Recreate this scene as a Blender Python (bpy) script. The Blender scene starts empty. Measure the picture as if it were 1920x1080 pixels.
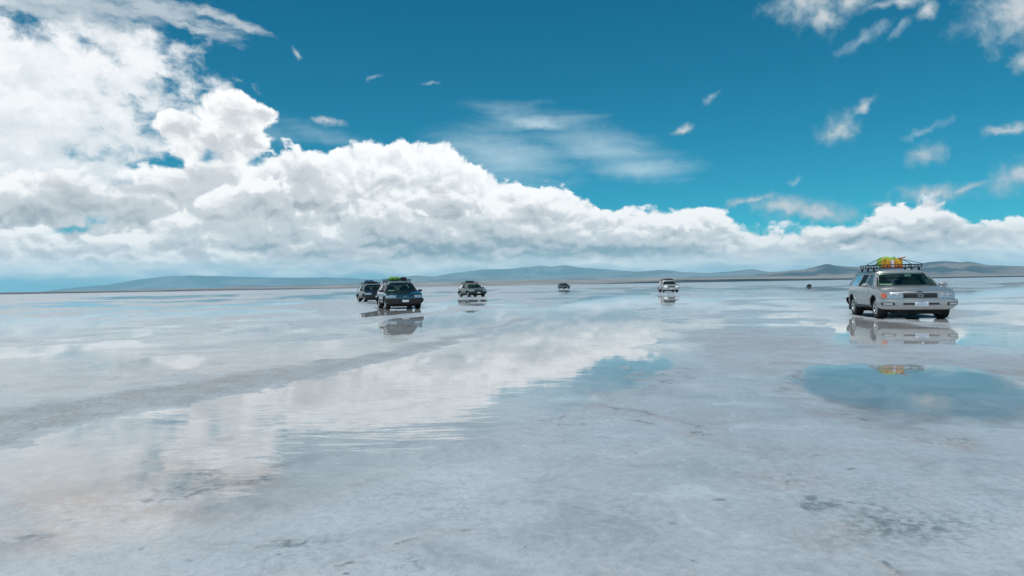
import bpy, bmesh, math, random
import numpy as np
from mathutils import Matrix, Vector

C = bpy.context.scene.collection
PI = math.pi
R = math.radians

# ------------------------------------------------------------------ camera
F = 1300.0                      # focal length, pixels of the 1920-wide photograph
CAM_H = 1.55
PITCH = math.atan(5.0 / F)
ROLL = math.atan(33.2 / 1920)
fwd = np.array([0, math.cos(PITCH), -math.sin(PITCH)])
up0 = np.array([0, math.sin(PITCH), math.cos(PITCH)])
rt0 = np.array([1.0, 0, 0])
rt = math.cos(ROLL) * rt0 - math.sin(ROLL) * up0
up = math.sin(ROLL) * rt0 + math.cos(ROLL) * up0

cam_d = bpy.data.cameras.new('camera')
cam_d.sensor_width = 36.0
cam_d.lens = 36.0 * F / 1920.0
cam_d.clip_start = 0.1
cam_d.clip_end = 120000
cam = bpy.data.objects.new('camera', cam_d)
M = Matrix(((rt[0], up[0], -fwd[0], 0), (rt[1], up[1], -fwd[1], 0), (rt[2], up[2], -fwd[2], CAM_H), (0, 0, 0, 1)))
cam.matrix_world = M
C.objects.link(cam)
bpy.context.scene.camera = cam


def pdir(x, y):
    d = fwd * F + rt * (x - 960.0) + up * (540.0 - y)
    return d / np.linalg.norm(d)


def ground_at(x, y):
    d = pdir(x, y)
    t = CAM_H / -d[2]
    return np.array([d[0] * t, d[1] * t, 0.0])


def sky_uv(x, y):
    d = pdir(x, y)
    return math.atan2(d[0], d[1]) * 13.0, math.asin(d[2]) * 13.0


def hor_y(x):
    return 535.0 - (x - 960.0) * 33.2 / 1920


# ------------------------------------------------------------------ node helpers
class S:
    """a node socket with arithmetic"""
    def __init__(s, g, k): s.g, s.k = g, k
    def __add__(a, b): return a.g.math('ADD', a, b)
    __radd__ = __add__
    def __sub__(a, b): return a.g.math('SUBTRACT', a, b)
    def __rsub__(a, b): return a.g.math('SUBTRACT', b, a)
    def __mul__(a, b): return a.g.math('MULTIPLY', a, b)
    __rmul__ = __mul__
    def __truediv__(a, b): return a.g.math('DIVIDE', a, b)


class G:
    def __init__(s, tree): s.t = tree; s.n = tree.nodes; s.l = tree.links
    def put(s, sock, v):
        if isinstance(v, S): s.l.new(v.k, sock)
        elif v is not None:
            if hasattr(sock.default_value, '__len__') and not hasattr(v, '__len__'):
                v = [v] * len(sock.default_value)
            if hasattr(v, '__len__') and len(sock.default_value) == 4 and len(v) == 3: v = tuple(v) + (1,)
            sock.default_value = v
    def math(s, op, a, b=None, c=None, clamp=False):
        n = s.n.new('ShaderNodeMath'); n.operation = op; n.use_clamp = clamp
        s.put(n.inputs[0], a)
        if b is not None: s.put(n.inputs[1], b)
        if c is not None: s.put(n.inputs[2], c)
        return S(s, n.outputs[0])
    def vmath(s, op, a, b=None, out=0, scale=None):
        n = s.n.new('ShaderNodeVectorMath'); n.operation = op
        s.put(n.inputs[0], a)
        if b is not None: s.put(n.inputs[1], b)
        if scale is not None: s.put(n.inputs['Scale'], scale)
        return S(s, n.outputs[out])
    def sstep(s, v, lo, hi, a=0.0, b=1.0, kind='SMOOTHSTEP'):
        n = s.n.new('ShaderNodeMapRange'); n.interpolation_type = kind
        for i, q in enumerate((v, lo, hi, a, b)): s.put(n.inputs[i], q)
        return S(s, n.outputs[0])
    def lin(s, v, lo, hi, a=0.0, b=1.0): return s.sstep(v, lo, hi, a, b, 'LINEAR')
    def clamp(s, v): return s.math('ADD', v, 0.0, clamp=True)
    def mix(s, fac, a, b, blend='MIX'):
        n = s.n.new('ShaderNodeMix'); n.data_type = 'RGBA'; n.blend_type = blend
        s.put(n.inputs[0], fac); s.put(n.inputs[6], a); s.put(n.inputs[7], b)
        return S(s, n.outputs[2])
    def noise(s, v, scale, detail=4.0, rough=0.5, dist=0.0, dim='2D', kind='FBM', out=0, lac=2.0):
        n = s.n.new('ShaderNodeTexNoise'); n.noise_dimensions = dim
        n.noise_type = kind
        if kind == 'FBM': n.normalize = True
        s.put(n.inputs['Vector'], v)
        for k, q in (('Scale', scale), ('Detail', detail), ('Roughness', rough), ('Distortion', dist), ('Lacunarity', lac)):
            s.put(n.inputs[k], q)
        return S(s, n.outputs[out])
    def voro(s, v, scale, detail=0.0, rough=0.5, feature='F1', dim='2D', rand=1.0, out=0, smooth=0.5):
        n = s.n.new('ShaderNodeTexVoronoi'); n.voronoi_dimensions = dim; n.feature = feature
        n.normalize = True if feature in ('F1', 'SMOOTH_F1') else False
        s.put(n.inputs['Vector'], v); s.put(n.inputs['Scale'], scale)
        for k, q in (('Detail', detail), ('Roughness', rough), ('Randomness', rand), ('Smoothness', smooth)):
            if k in n.inputs and n.inputs[k].enabled: s.put(n.inputs[k], q)
        return S(s, n.outputs[out])
    def mapping(s, v, loc=(0, 0, 0), rot=(0, 0, 0), scale=(1, 1, 1), kind='POINT'):
        n = s.n.new('ShaderNodeMapping'); n.vector_type = kind
        s.put(n.inputs[0], v)
        for k, q in (('Location', loc), ('Rotation', rot), ('Scale', scale)): n.inputs[k].default_value = q
        return S(s, n.outputs[0])
    def xyz(s, x, y, z=0.0):
        n = s.n.new('ShaderNodeCombineXYZ')
        for i, q in enumerate((x, y, z)): s.put(n.inputs[i], q)
        return S(s, n.outputs[0])
    def sep(s, v):
        n = s.n.new('ShaderNodeSeparateXYZ'); s.put(n.inputs[0], v)
        return [S(s, n.outputs[i]) for i in range(3)]
    def curve(s, v, pts, lo, hi, vlo, vhi):
        """piecewise curve through pts (in real units) as a Float Curve node"""
        t = (v - lo) * (1.0 / (hi - lo))
        n = s.n.new('ShaderNodeFloatCurve')
        s.put(n.inputs[1], t)
        cv = n.mapping.curves[0]
        q = [((a - lo) / (hi - lo), (b - vlo) / (vhi - vlo)) for a, b in pts]
        cv.points[0].location = q[0]; cv.points[1].location = q[-1]
        for a in q[1:-1]: cv.points.new(*a)
        for pnt in cv.points: pnt.handle_type = 'AUTO_CLAMPED'
        n.mapping.update()
        return S(s, n.outputs[0]) * (vhi - vlo) + vlo
    def blobs(s, p, lst):
        """distance-like field: 1 at the centre of the nearest ellipse, 0 on its rim"""
        q = None
        for b in lst:
            x, y, rx, ry = b[:4]
            a = b[4] if len(b) > 4 else 0.0
            u, v = sky_uv(x, y)
            # quadratic form with vector maths only, so that the compiled shader stays small
            if a == 0:
                n = s.n.new('ShaderNodeVectorMath'); n.operation = 'MULTIPLY_ADD'
                s.put(n.inputs[0], p); n.inputs[1].default_value = (100 / rx, 100 / ry, 0)
                n.inputs[2].default_value = (-u * 100 / rx, -v * 100 / ry, 0)
                m = S(s, n.outputs[0])
                d = s.vmath('DOT_PRODUCT', m, m, out=1)
            else:
                ca, sa = math.cos(R(a)), math.sin(R(a))
                A = (ca * 100 / rx, sa * 100 / rx, 0); B = (-sa * 100 / ry, ca * 100 / ry, 0)
                e = s.vmath('DOT_PRODUCT', p, A, out=1) - (u * A[0] + v * A[1])
                f = s.vmath('DOT_PRODUCT', p, B, out=1) - (u * B[0] + v * B[1])
                d = s.math('MULTIPLY_ADD', e, e, f * f)
            q = d if q is None else s.math('MINIMUM', q, d)
        return 1.0 - s.math('SQRT', q)
# ------------------------------------------------------------------ sky: daylight and clouds
SUN_EL, SUN_AZ = 64.0, -145.0        # azimuth from +Y towards +X: behind the camera, to the left
sc = bpy.context.scene
world = bpy.data.worlds.new('World'); sc.world = world
world.use_nodes = True
wt = world.node_tree
for n in list(wt.nodes): wt.nodes.remove(n)
g = G(wt)
STR = 0.1


def build_sky():
    tc = wt.nodes.new('ShaderNodeTexCoord')
    D = S(g, tc.outputs['Generated'])
    dx, dy, dz = g.sep(D)
    U = g.math('ARCTAN2', dx, dy) * 13.0
    V = g.math('ARCSINE', dz) * 13.0
    p = g.xyz(U, V)
    sky = wt.nodes.new('ShaderNodeTexSky'); sky.sky_type = 'NISHITA'; sky.sun_disc = False
    sky.sun_elevation = R(SUN_EL); sky.sun_rotation = R(SUN_AZ)
    sky.altitude = 3600; sky.air_density = 1.0; sky.dust_density = 0.6; sky.ozone_density = 2.0
    col = g.mix(1.0, S(g, sky.outputs[0]), SKY_TINT, 'MULTIPLY')
    # deeper overhead
    col = g.mix(1.0, col, g.xyz(g.lin(V, 0.0, 5.5, 1.1, 0.02), g.lin(V, 0.0, 5.5, 0.86, 0.88), g.lin(V, 0.0, 5.5, 1.0, 1.15)), 'MULTIPLY')

    def k(c, f=1.0): return tuple(f * q / STR for q in c)

    # shared noises
    wv = g.noise(p, 0.9, 2.0, 0.5, out=1)
    warp = g.vmath('SCALE', g.vmath('SUBTRACT', wv, (0.5, 0.5, 0.5)), scale=0.55)
    wv2 = g.noise(p, 4.5, 3.0, 0.55, out=1)
    warp2 = g.vmath('SCALE', g.vmath('SUBTRACT', wv2, (0.5, 0.5, 0.5)), scale=0.16)
    pw = g.vmath('ADD', g.vmath('ADD', p, warp), warp2)
    pw1 = g.vmath('ADD', p, warp2)

    # ---- cirrus: fanned fine streaks
    st = g.mapping(g.vmath('ADD', p, g.vmath('SCALE', warp, scale=0.5)), (0, 0, 0), (0, 0, R(12)), (0.7, 7.0, 1), 'POINT')
    sn = g.noise(st, 0.55, 5.0, 0.55)
    cir = g.blobs(pw1, [(1010, 232, 110, 16, -9), (1120, 275, 170, 55, -14), (1200, 318, 130, 34, -4), (950, 300, 190, 70, -8)])
    a = g.sstep(cir + (sn - 0.5) * 0.9, -0.05, 1.35) * 0.72
    col = g.mix(a, col, k((0.62, 0.78, 0.85)))
    cir2 = g.blobs(pw1, [(600, 250, 150, 28, -12), (470, 240, 140, 40, -8), (1000, 220, 180, 40, -5)])
    a = g.sstep(cir2 + (sn - 0.5) * 1.3, 0.15, 1.6) * 0.55
    col = g.mix(a, col, k((0.55, 0.72, 0.78)))

    # ---- scattered puffs
    n_f = g.noise(pw1, 3.6, 6.0, 0.6)
    n_m = g.noise(p, 1.5, 5.0, 0.58)
    puffs = g.blobs(pw1, [(1530, 0, 75, 40, 0), (1545, 30, 35, 28, -40), (1600, 0, 45, 16, 12), (1920, 20, 85, 52, 0), (1925, 112, 22, 18, 0),
                          (1575, 240, 36, 27, 20), (1618, 200, 20, 10, 40), (1738, 288, 30, 22, 10), (1895, 242, 40, 9, 0),
                          (1905, 330, 42, 25, 25), (1470, 385, 75, 24, -6), (1540, 398, 70, 22, -10), (1415, 374, 60, 9, 8), (1750, 364, 60, 17, 0),
                          (1810, 354, 45, 9, 18), (1648, 383, 28, 8, 0), (557, 99, 12, 6, -40), (612, 226, 34, 8, -6),
                          (1281, 244, 24, 8, 18), (262, 290, 20, 13, 0), (1740, 20, 16, 16, 0), (1690, 2, 60, 10, 0)])
    d = puffs + (n_f - 0.5) * 1.5 + (n_m - 0.5) * 0.5
    a = g.sstep(d, -0.25, 1.15) * 0.92
    sh = g.sstep(d, 0.1, 1.3)
    col = g.mix(a, col, g.mix(sh, k((0.40, 0.52, 0.58)), k((0.66, 0.68, 0.71))))
    faint = g.blobs(pw1, [(1490, 340, 18, 5, 15), (1335, 182, 22, 9, 35), (1740, 243, 45, 9, 20), (805, 156, 22, 5, 0), (340, 157, 32, 6, 0), (703, 144, 22, 6, 18), (1620, 72, 60, 14, 25), (1690, 50, 26, 10, 40)])
    a = g.sstep(faint + (n_f - 0.5) * 1.6, 0.0, 1.3) * 0.5
    col = g.mix(a, col, k((0.55, 0.68, 0.75)))

    # ---- billow height used for light and shade: the same field read a little towards the sun
    def H(q):
        b1 = g.voro(q, 1.3, 2.0, 0.5, 'F1')
        b2 = g.noise(q, 2.0, 6.0, 0.56)
        b3 = g.voro(q, 3.6, 1.0, 0.5, 'F1')
        return b2 * 1.0 - b1 * 0.75 - b3 * 0.26 - 0.02
    # clouds lower down are farther off: their billows crowd together and flatten
    Vf = V + (1.0 - g.math('EXPONENT', V * -1.1)) * 1.7
    pf = g.vmath('ADD', g.xyz(U, Vf), g.vmath('SUBTRACT', pw, p))
    h0 = H(pf)
    h1 = H(g.vmath('ADD', pf, (0.05, 0.17, 0)))
    emb = h0 - h1                                  # + where a billow faces the light
    pl = g.vmath('MULTIPLY', pf, (0.8, 1.2, 1))
    L0 = g.noise(pl, 0.75, 3.0, 0.5)
    embL = L0 - g.noise(g.vmath('ADD', pl, (0.12, 0.45, 0)), 0.75, 3.0, 0.5)
    n_hi = g.noise(pf, 5.0, 5.0, 0.62)

    # ---- bright cumulus behind
    lo, hi = -18.0, 18.0
    def prof(pts):
        q = [sky_uv(x, y) for x, y in pts]
        q = [(lo, q[0][1])] + q + [(hi, q[-1][1])]
        return g.curve(U, q, lo, hi, 0.0, 5.0)
    UV_x = U
    bt = prof([(380, 560), (490, 400), (525, 295), (540, 283), (600, 292), (650, 276), (700, 270), (765, 266), (830, 272), (870, 298), (925, 326), (975, 346), (1000, 356), (1022, 346), (1050, 348), (1075, 366), (1110, 384), (1150, 405), (1250, 450)])
    db = (bt - V) * 1.0 + h0 * 0.42 + (n_f - 0.5) * 0.20
    a = g.sstep(db, 0.0, 0.09)
    lit = g.clamp(0.66 + emb * 1.5 + embL * 0.7 + g.sstep(db, 0.5, 0.0) * 0.3 + (n_m - 0.5) * 0.26)
    col = g.mix(a, col, g.mix(lit, k((0.56, 0.60, 0.63)), k((1.10, 1.10, 1.10))))

    # ---- high ragged cloud on the left
    lc = g.blobs(pw1, [(70, 130, 270, 105, -6), (50, 205, 235, 76, 0), (10, 285, 195, 60, 0), (-60, 200, 220, 170, 0), (250, 95, 130, 45, -10), (-250, 200, 260, 200, 0), (-600, 230, 330, 150, 0)])
    rag = g.noise(g.mapping(pw1, (0, 0, 0), (0, 0, R(-14)), (1.0, 1.5, 1)), 1.7, 6.0, 0.56)
    d = lc + (rag - 0.5) * 1.9 + g.sstep(V, 3.4, 2.4) * 0.2
    a = g.sstep(d, -0.1, 0.6) * 0.97
    lit = g.clamp(0.52 + (rag - 0.5) * 1.0 + g.sstep(lc, 0.0, 0.8) * 0.25 + g.sstep(V, 1.9, 3.6) * 0.12 + emb * 0.5)
    col = g.mix(a, col, g.mix(lit, k((0.42, 0.53, 0.60)), k((1.02, 1.02, 1.03))))
    tl = g.blobs(pw1, [(300, 18, 150, 26, -10), (430, 38, 90, 12, -12), (340, 45, 90, 10, -12), (150, 10, 220, 40, 0)])
    st2 = g.noise(g.mapping(pw1, (0, 0, 0), (0, 0, R(11)), (0.8, 3.4, 1)), 1.3, 6.0, 0.6)
    a = g.sstep(tl + (st2 - 0.5) * 1.7, 0.0, 0.85) * 0.8
    col = g.mix(a, col, k((0.62, 0.68, 0.72)))

    # ---- tower and main deck
    tw = g.blobs(pw1, [(430, 235, 58, 55, 0), (442, 205, 40, 30, 0), (490, 217, 30, 24, 0), (410, 275, 85, 40, 0), (345, 240, 48, 26, -10), (465, 262, 40, 30, 0)])
    dt = tw * 0.55 + h0 * 0.30 + (n_f - 0.5) * 0.26
    dkp = prof([(-300, 345), (0, 335), (120, 330), (200, 334), (260, 318), (330, 312), (380, 300), (460, 298), (520, 282), (560, 290), (600, 312), (640, 338), (700, 352), (780, 358), (850, 350), (930, 366), (990, 386), (1050, 374), (1110, 388), (1135, 402), (1190, 395), (1240, 402), (1300, 383), (1345, 398), (1400, 425), (1440, 438), (1500, 430), (1560, 424), (1615, 418), (1645, 396), (1700, 383), (1770, 384), (1795, 408), (1830, 425), (1870, 432), (1920, 438), (2200, 420)])
    dd = (dkp - V) * 1.0 + h0 * 0.50 + (n_f - 0.5) * 0.26
    holes = g.blobs(pw1, [(200, 336, 26, 9, 5), (392, 292, 18, 10, 0), (482, 300, 14, 9, 0), (180, 414, 16, 8, 20), (140, 431, 30, 6, 8), (1480, 428, 26, 9, 10), (1440, 428, 40, 8, 0)])
    dm = g.math('MAXIMUM', dt, dd)
    a = g.sstep(dm, 0.0, 0.13) * (1.0 - g.sstep(holes + (n_f - 0.5) * 1.6, -0.5, 0.7) * 0.85)
    # grey bases and sunlit patches of this sky
    gb = g.blobs(pw1, [(880, 462, 260, 34, 0), (1020, 470, 140, 24, 0), (760, 440, 150, 40, 0), (560, 400, 110, 36, -8), (640, 320, 60, 34, -30), (150, 392, 150, 24, 0), (480, 375, 60, 24, 0),
                       (1740, 435, 70, 26, 0), (1290, 450, 90, 18, 0), (1000, 410, 80, 30, 0), (1560, 450, 120, 14, 0), (1180, 470, 130, 16, 0)])
    sb = g.blobs(pw1, [(470, 345, 70, 26, 0), (210, 445, 130, 26, 0), (50, 440, 110, 28, 0), (300, 480, 160, 20, 0), (80, 500, 140, 14, 0), (1300, 410, 90, 22, 0), (1060, 385, 45, 26, 0), (560, 400, 10, 10, 0), (1700, 400, 70, 16, 0), (1600, 462, 60, 12, 25), (430, 225, 70, 45, 0), (380, 470, 90, 14, 0), (1480, 455, 90, 14, 0)])
    rim = g.sstep(dm, 0.55, 0.05)
    f2 = prof([(-300, 430), (0, 420), (100, 430), (130, 442), (250, 430), (330, 400), (420, 350), (500, 345), (560, 395), (600, 412), (640, 400), (700, 378), (780, 392), (850, 410), (900, 396), (1000, 405), (1060, 420), (1100, 434), (1150, 424), (1250, 440), (1300, 428), (1400, 455), (1500, 448), (1600, 462), (1650, 430), (1720, 418), (1800, 444), (1920, 462)])
    fd = (f2 - V) + h0 * 0.5 + (n_f - 0.5) * 0.3
    front = g.sstep(fd, -0.02, 0.16)
    rim = g.math('MAXIMUM', rim, front * g.sstep(fd, 0.6, 0.05) * 0.75)
    lit = 0.61 + emb * 1.0 + embL * 0.8 + rim * 0.34 + (n_m - 0.5) * 0.26 + (n_hi - 0.5) * 0.2 - (1.0 - front) * g.sstep(dm, 0.1, 0.6) * 0.12 - g.sstep(gb + (n_m - 0.5) * 0.9, -0.3, 0.8) * 0.27 + g.sstep(sb + (n_f - 0.5) * 1.0, -0.1, 0.8) * 0.26 - g.sstep(V, 1.5, 0.35) * 0.14
    lit = g.clamp(lit)
    shade = g.mix(g.sstep(V, 1.35, 0.35), k((0.42, 0.45, 0.48)), k((0.27, 0.38, 0.44)))
    body = g.mix(g.sstep(lit, 0.0, 0.55), shade, k((0.68, 0.70, 0.725)))
    body = g.mix(g.sstep(lit, 0.5, 1.0), body, k((1.08, 1.065, 1.055)))
    col = g.mix(a, col, body)

    # ---- low, distant layered cloud down to the skyline
    sl = g.noise(g.mapping(g.vmath('ADD', p, g.vmath('SCALE', warp, scale=0.35)), (0, 0, 0), (0, 0, 0), (0.6, 2.6, 1)), 1.5, 6.0, 0.58)
    wl = g.sstep(U, -4.5, -7.5)
    low = g.sstep(V + (sl - 0.5) * 0.35, 0.62, 0.30)
    lowcol = g.mix(g.sstep(sl, 0.30, 0.72), k((0.66, 0.79, 0.85)), k((1.22, 1.25, 1.26)))
    lowcol = g.mix(g.sstep(V + (sl - 0.5) * 0.2, 0.30, 0.12) * g.sstep(U, 2.0, -3.0), lowcol, k((0.34, 0.66, 0.76)))
    col = g.mix(low * 0.85, col, lowcol)

    bg = wt.nodes.new('ShaderNodeBackground'); bg.inputs[1].default_value = STR
    g.put(bg.inputs[0], col)
    out = wt.nodes.new('ShaderNodeOutputWorld')
    wt.links.new(bg.outputs[0], out.inputs[0])


SKY_TINT = (0.10, 0.97, 0.80)
build_sky()
world.cycles.sampling_method = 'MANUAL'
world.cycles.sample_map_resolution = 512
sd = bpy.data.lights.new('sun', 'SUN'); sd.energy = 2.45; sd.angle = R(5); sd.color = (1.0, 0.96, 0.90)
sun = bpy.data.objects.new('sun', sd); C.objects.link(sun)
sv = Vector((math.sin(R(SUN_AZ)) * math.cos(R(SUN_EL)), math.cos(R(SUN_AZ)) * math.cos(R(SUN_EL)), math.sin(R(SUN_EL))))
sun.rotation_euler = (-sv).to_track_quat('-Z', 'Y').to_euler()
sun.location = sv * 200
sc.view_settings.view_transform = 'Standard'; sc.view_settings.look = 'None'
sc.view_settings.exposure = 0; sc.view_settings.gamma = 1

sc.cycles.volume_bounces = 5
sc.cycles.max_bounces = 10
sc.cycles.transparent_max_bounces = 16
# ------------------------------------------------------------------ numpy noise
def _hash(ix, iy, seed):
    h = (ix.astype(np.int64) * 374761393 + iy.astype(np.int64) * 668265263 + seed * 974634777) & 0xFFFFFFFF
    h = ((h ^ (h >> 13)) * 1274126177) & 0xFFFFFFFF
    return ((h ^ (h >> 16)) & 0xFFFFFF) / float(0xFFFFFF)


def vnoise(x, y, seed=0):
    ix, iy = np.floor(x), np.floor(y)
    fx, fy = x - ix, y - iy
    fx, fy = fx * fx * (3 - 2 * fx), fy * fy * (3 - 2 * fy)
    a, b = _hash(ix, iy, seed), _hash(ix + 1, iy, seed)
    c, d = _hash(ix, iy + 1, seed), _hash(ix + 1, iy + 1, seed)
    return (a + (b - a) * fx) * (1 - fy) + (c + (d - c) * fx) * fy


def fbm(x, y, octv=4, seed=0, rough=0.5):
    s, a, t = 0.0, 1.0, 0.0
    for i in range(octv):
        s = s + a * vnoise(x * 2.03 ** i + 17.3 * i, y * 2.03 ** i - 9.1 * i, seed + i)
        t += a; a *= rough
    return s / t


def sm(x, lo, hi):
    t = np.clip((x - lo) / (hi - lo), 0, 1)
    return t * t * (3 - 2 * t)


def mesh_from_arrays(name, co, quads, attrs=None, smooth=True):
    me = bpy.data.meshes.new(name)
    nv, nf = len(co), len(quads)
    k = quads.shape[1]
    me.vertices.add(nv); me.vertices.foreach_set('co', co.astype(np.float32).ravel())
    me.loops.add(nf * k); me.loops.foreach_set('vertex_index', quads.astype(np.int32).ravel())
    me.polygons.add(nf)
    me.polygons.foreach_set('loop_start', np.arange(0, nf * k, k, dtype=np.int32))
    me.update(calc_edges=True)
    if smooth: me.polygons.foreach_set('use_smooth', np.ones(nf, dtype=bool))
    for n, v in (attrs or {}).items():
        at = me.attributes.new(n, 'FLOAT', 'POINT'); at.data.foreach_set('value', v.astype(np.float32))
    me.validate()
    o = bpy.data.objects.new(name, me); C.objects.link(o)
    return o


# ------------------------------------------------------------------ salt flat and the water lying on it
XS = 0.35     # shores run across the view: sideways pixels count less


def poly_sdf(px, py, poly):
    """signed distance to a traced shore, + inside; far points are skipped"""
    P = np.array(poly, float)
    out = np.full(px.shape, -200.0)
    sel = (px > P[:, 0].min() - 300) & (px < P[:, 0].max() + 300) & (py > P[:, 1].min() - 90) & (py < P[:, 1].max() + 90)
    x, y = px[sel] * XS, py[sel]
    d2 = np.full(x.shape, 1e9); inside = np.zeros(x.shape, bool)
    for i in range(len(P)):
        ax, ay = P[i][0] * XS, P[i][1]; bx, by = P[(i + 1) % len(P)][0] * XS, P[(i + 1) % len(P)][1]
        ex, ey = bx - ax, by - ay
        t = np.clip(((x - ax) * ex + (y - ay) * ey) / (ex * ex + ey * ey + 1e-9), 0, 1)
        d2 = np.minimum(d2, (x - ax - t * ex) ** 2 + (y - ay - t * ey) ** 2)
        if ay != by:
            inside ^= ((ay > y) != (by > y)) & (x < (bx - ax) * (y - ay) / (by - ay) + ax)
    out[sel] = np.where(inside, 1, -1) * np.sqrt(d2)
    return out


WATER = [
    # the long channel in the middle
    [(-60, 852), (60, 828), (140, 800), (250, 780), (430, 745), (600, 705), (760, 668), (850, 645), (960, 612), (1010, 592), (1060, 572), (1100, 556), (1160, 552), (1190, 575), (1200, 590), (1255, 608), (1250, 622), (1215, 631), (1240, 642), (1180, 652), (1240, 660), (1285, 680), (1290, 700), (1270, 730), (1180, 790), (1000, 860), (800, 930), (600, 990), (300, 1050), (-60, 1100)],
    # round pool on the right
    [(1490, 715), (1500, 695), (1530, 684), (1600, 681), (1750, 685), (1840, 690), (1885, 704), (1960, 735), (1990, 840), (1850, 828), (1740, 806), (1640, 788), (1560, 764), (1510, 738)],
    # pool under the near silver car
    [(1562, 606), (1572, 599), (1600, 598), (1650, 603), (1700, 610), (1760, 613), (1800, 618), (1990, 622), (1990, 664), (1900, 655), (1800, 648), (1700, 645), (1600, 645), (1575, 643), (1562, 628)],
    [(1478, 606), (1505, 600), (1535, 604), (1530, 612), (1500, 613)],
    # in front of the dark cars
    [(660, 593), (700, 585), (740, 583), (788, 579), (788, 583), (735, 588), (700, 592), (680, 595)],
    [(600, 618), (700, 603), (760, 598), (800, 595), (870, 584), (910, 581), (960, 585), (1040, 577), (1100, 575), (1000, 590), (900, 610), (800, 626), (720, 629), (640, 627)],
    [(850, 562), (880, 560), (920, 561), (920, 567), (850, 567)], [(868, 569.5), (920, 569.5), (920, 573), (880, 572.5)],
    [(1225, 554.5), (1285, 554.5), (1285, 568), (1225, 568)], [(1235, 572), (1300, 571), (1300, 577), (1235, 576)],
    [(1040, 544), (1075, 543), (1080, 549), (1040, 549)],
    # strips on the left
    [(-60, 668), (0, 655), (120, 645), (255, 636), (285, 640), (255, 648), (140, 663), (0, 676), (-60, 684)],
    [(-60, 612), (0, 602), (200, 587), (300, 584), (310, 588), (180, 598), (0, 612), (-60, 620)],
    [(205, 674), (330, 664), (430, 657), (465, 668), (450, 680), (350, 695), (270, 712), (190, 716), (225, 700), (150, 690)],
    [(40, 637), (200, 628), (340, 619), (300, 631), (120, 641)],
    [(360, 630), (480, 612), (560, 604), (560, 612), (450, 626)],
]
# crust ridges and the rim of the round pool: polylines, height in metres, width in pixels, brownness
RIDGES = [([(1100, 742), (1160, 762), (1290, 800), (1400, 842), (1480, 892), (1512, 940), (1545, 968), (1600, 1012), (1660, 1075), (1690, 1100)], 0.011, 7, .75),
          ([(1480, 892), (1560, 925), (1640, 945), (1720, 985), (1800, 1000)], 0.007, 6, .4),
          ([(1500, 686), (1482, 712), (1500, 742), (1560, 776), (1650, 804), (1760, 828), (1830, 836)], 0.006, 6, 1.0),
          ([(-20, 1022), (100, 988), (220, 952), (330, 930), (420, 905), (520, 890)], 0.008, 8, .8),
          ([(470, 1030), (500, 1016), (545, 1014), (590, 1022), (640, 1012)], 0.008, 5, .1),
          ([(1000, 792), (1060, 782), (1130, 790), (1210, 806)], 0.005, 4, .3), ([(1350, 856), (1380, 845), (1410, 850), (1395, 866), (1355, 868)], 0.006, 3, .2),
          ([(620, 1070), (700, 1040), (800, 1000), (900, 985)], 0.006, 5, .3), ([(1180, 690), (1240, 720), (1280, 760)], 0.004, 4, .3),
          ([(1430, 835), (1500, 850), (1600, 852), (1720, 862)], 0.005, 4, .35), ([(1440, 872), (1530, 884), (1580, 878)], 0.004, 3, .2)]
DRY = [
    # grey bank sweeping up from the left edge
    [(-60, 780), (0, 765), (200, 735), (400, 708), (550, 685), (700, 662), (800, 640), (900, 618), (980, 598), (1010, 590), (990, 602), (960, 612), (850, 645), (760, 668), (600, 705), (430, 745), (250, 780), (140, 800), (60, 828), (-60, 852)],
    # bank between the pools on the right
    [(1250, 615), (1400, 612), (1530, 630), (1600, 648), (1800, 652), (1990, 668), (1990, 730), (1880, 700), (1840, 690), (1750, 684), (1600, 680), (1500, 690), (1440, 720), (1320, 690), (1290, 650)],
]
# dark marks, pinkish crusts: (x, y, rx, ry, amount)
STAIN = [(530, 1022, 50, 10, 0.9), (350, 1048, 14, 4, .5), (390, 885, 70, 16, .7), (330, 910, 60, 12, .5), (250, 870, 60, 14, .35), (1510, 942, 26, 16, .8), (1560, 948, 60, 8, .6), (1640, 955, 40, 12, .35),
         (1330, 943, 22, 3.5, .9), (1700, 985, 130, 40, .45), (1250, 990, 16, 3, .6), (1080, 795, 14, 3, .6), (1060, 830, 12, 2.5, .5), (1080, 952, 12, 3, .5), (1190, 787, 40, 3, .35), (1160, 775, 60, 3, .3),
         (1375, 838, 10, 4, .4), (1395, 886, 12, 3, .5), (1450, 897, 10, 2, .5), (1480, 906, 14, 3, .5), (800, 940, 130, 40, .3), (1170, 960, 90, 40, .25), (620, 1030, 60, 20, .25), (780, 1060, 60, 16, .4),
         (120, 985, 40, 14, .35), (1130, 870, 40, 8, .2), (1310, 1056, 6, 3, .6), (1250, 990, 10, 2, .6), (1545, 860, 40, 6, .3), (1010, 1026, 5, 2.5, .6)]
PINK = [(200, 945, 200, 40, .8), (60, 1010, 120, 30, .6), (360, 870, 80, 18, .5), (1600, 1000, 130, 40, .5), (1340, 780, 90, 20, .45), (1480, 900, 90, 30, .5), (1490, 720, 26, 40, .7), (1530, 855, 60, 14, .5), (1900, 705, 60, 18, .8), (1450, 640, 120, 14, .3), (500, 700, 300, 40, .35), (1200, 850, 70, 20, .25), (1747, 752, 10, 8, .5)]


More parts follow.
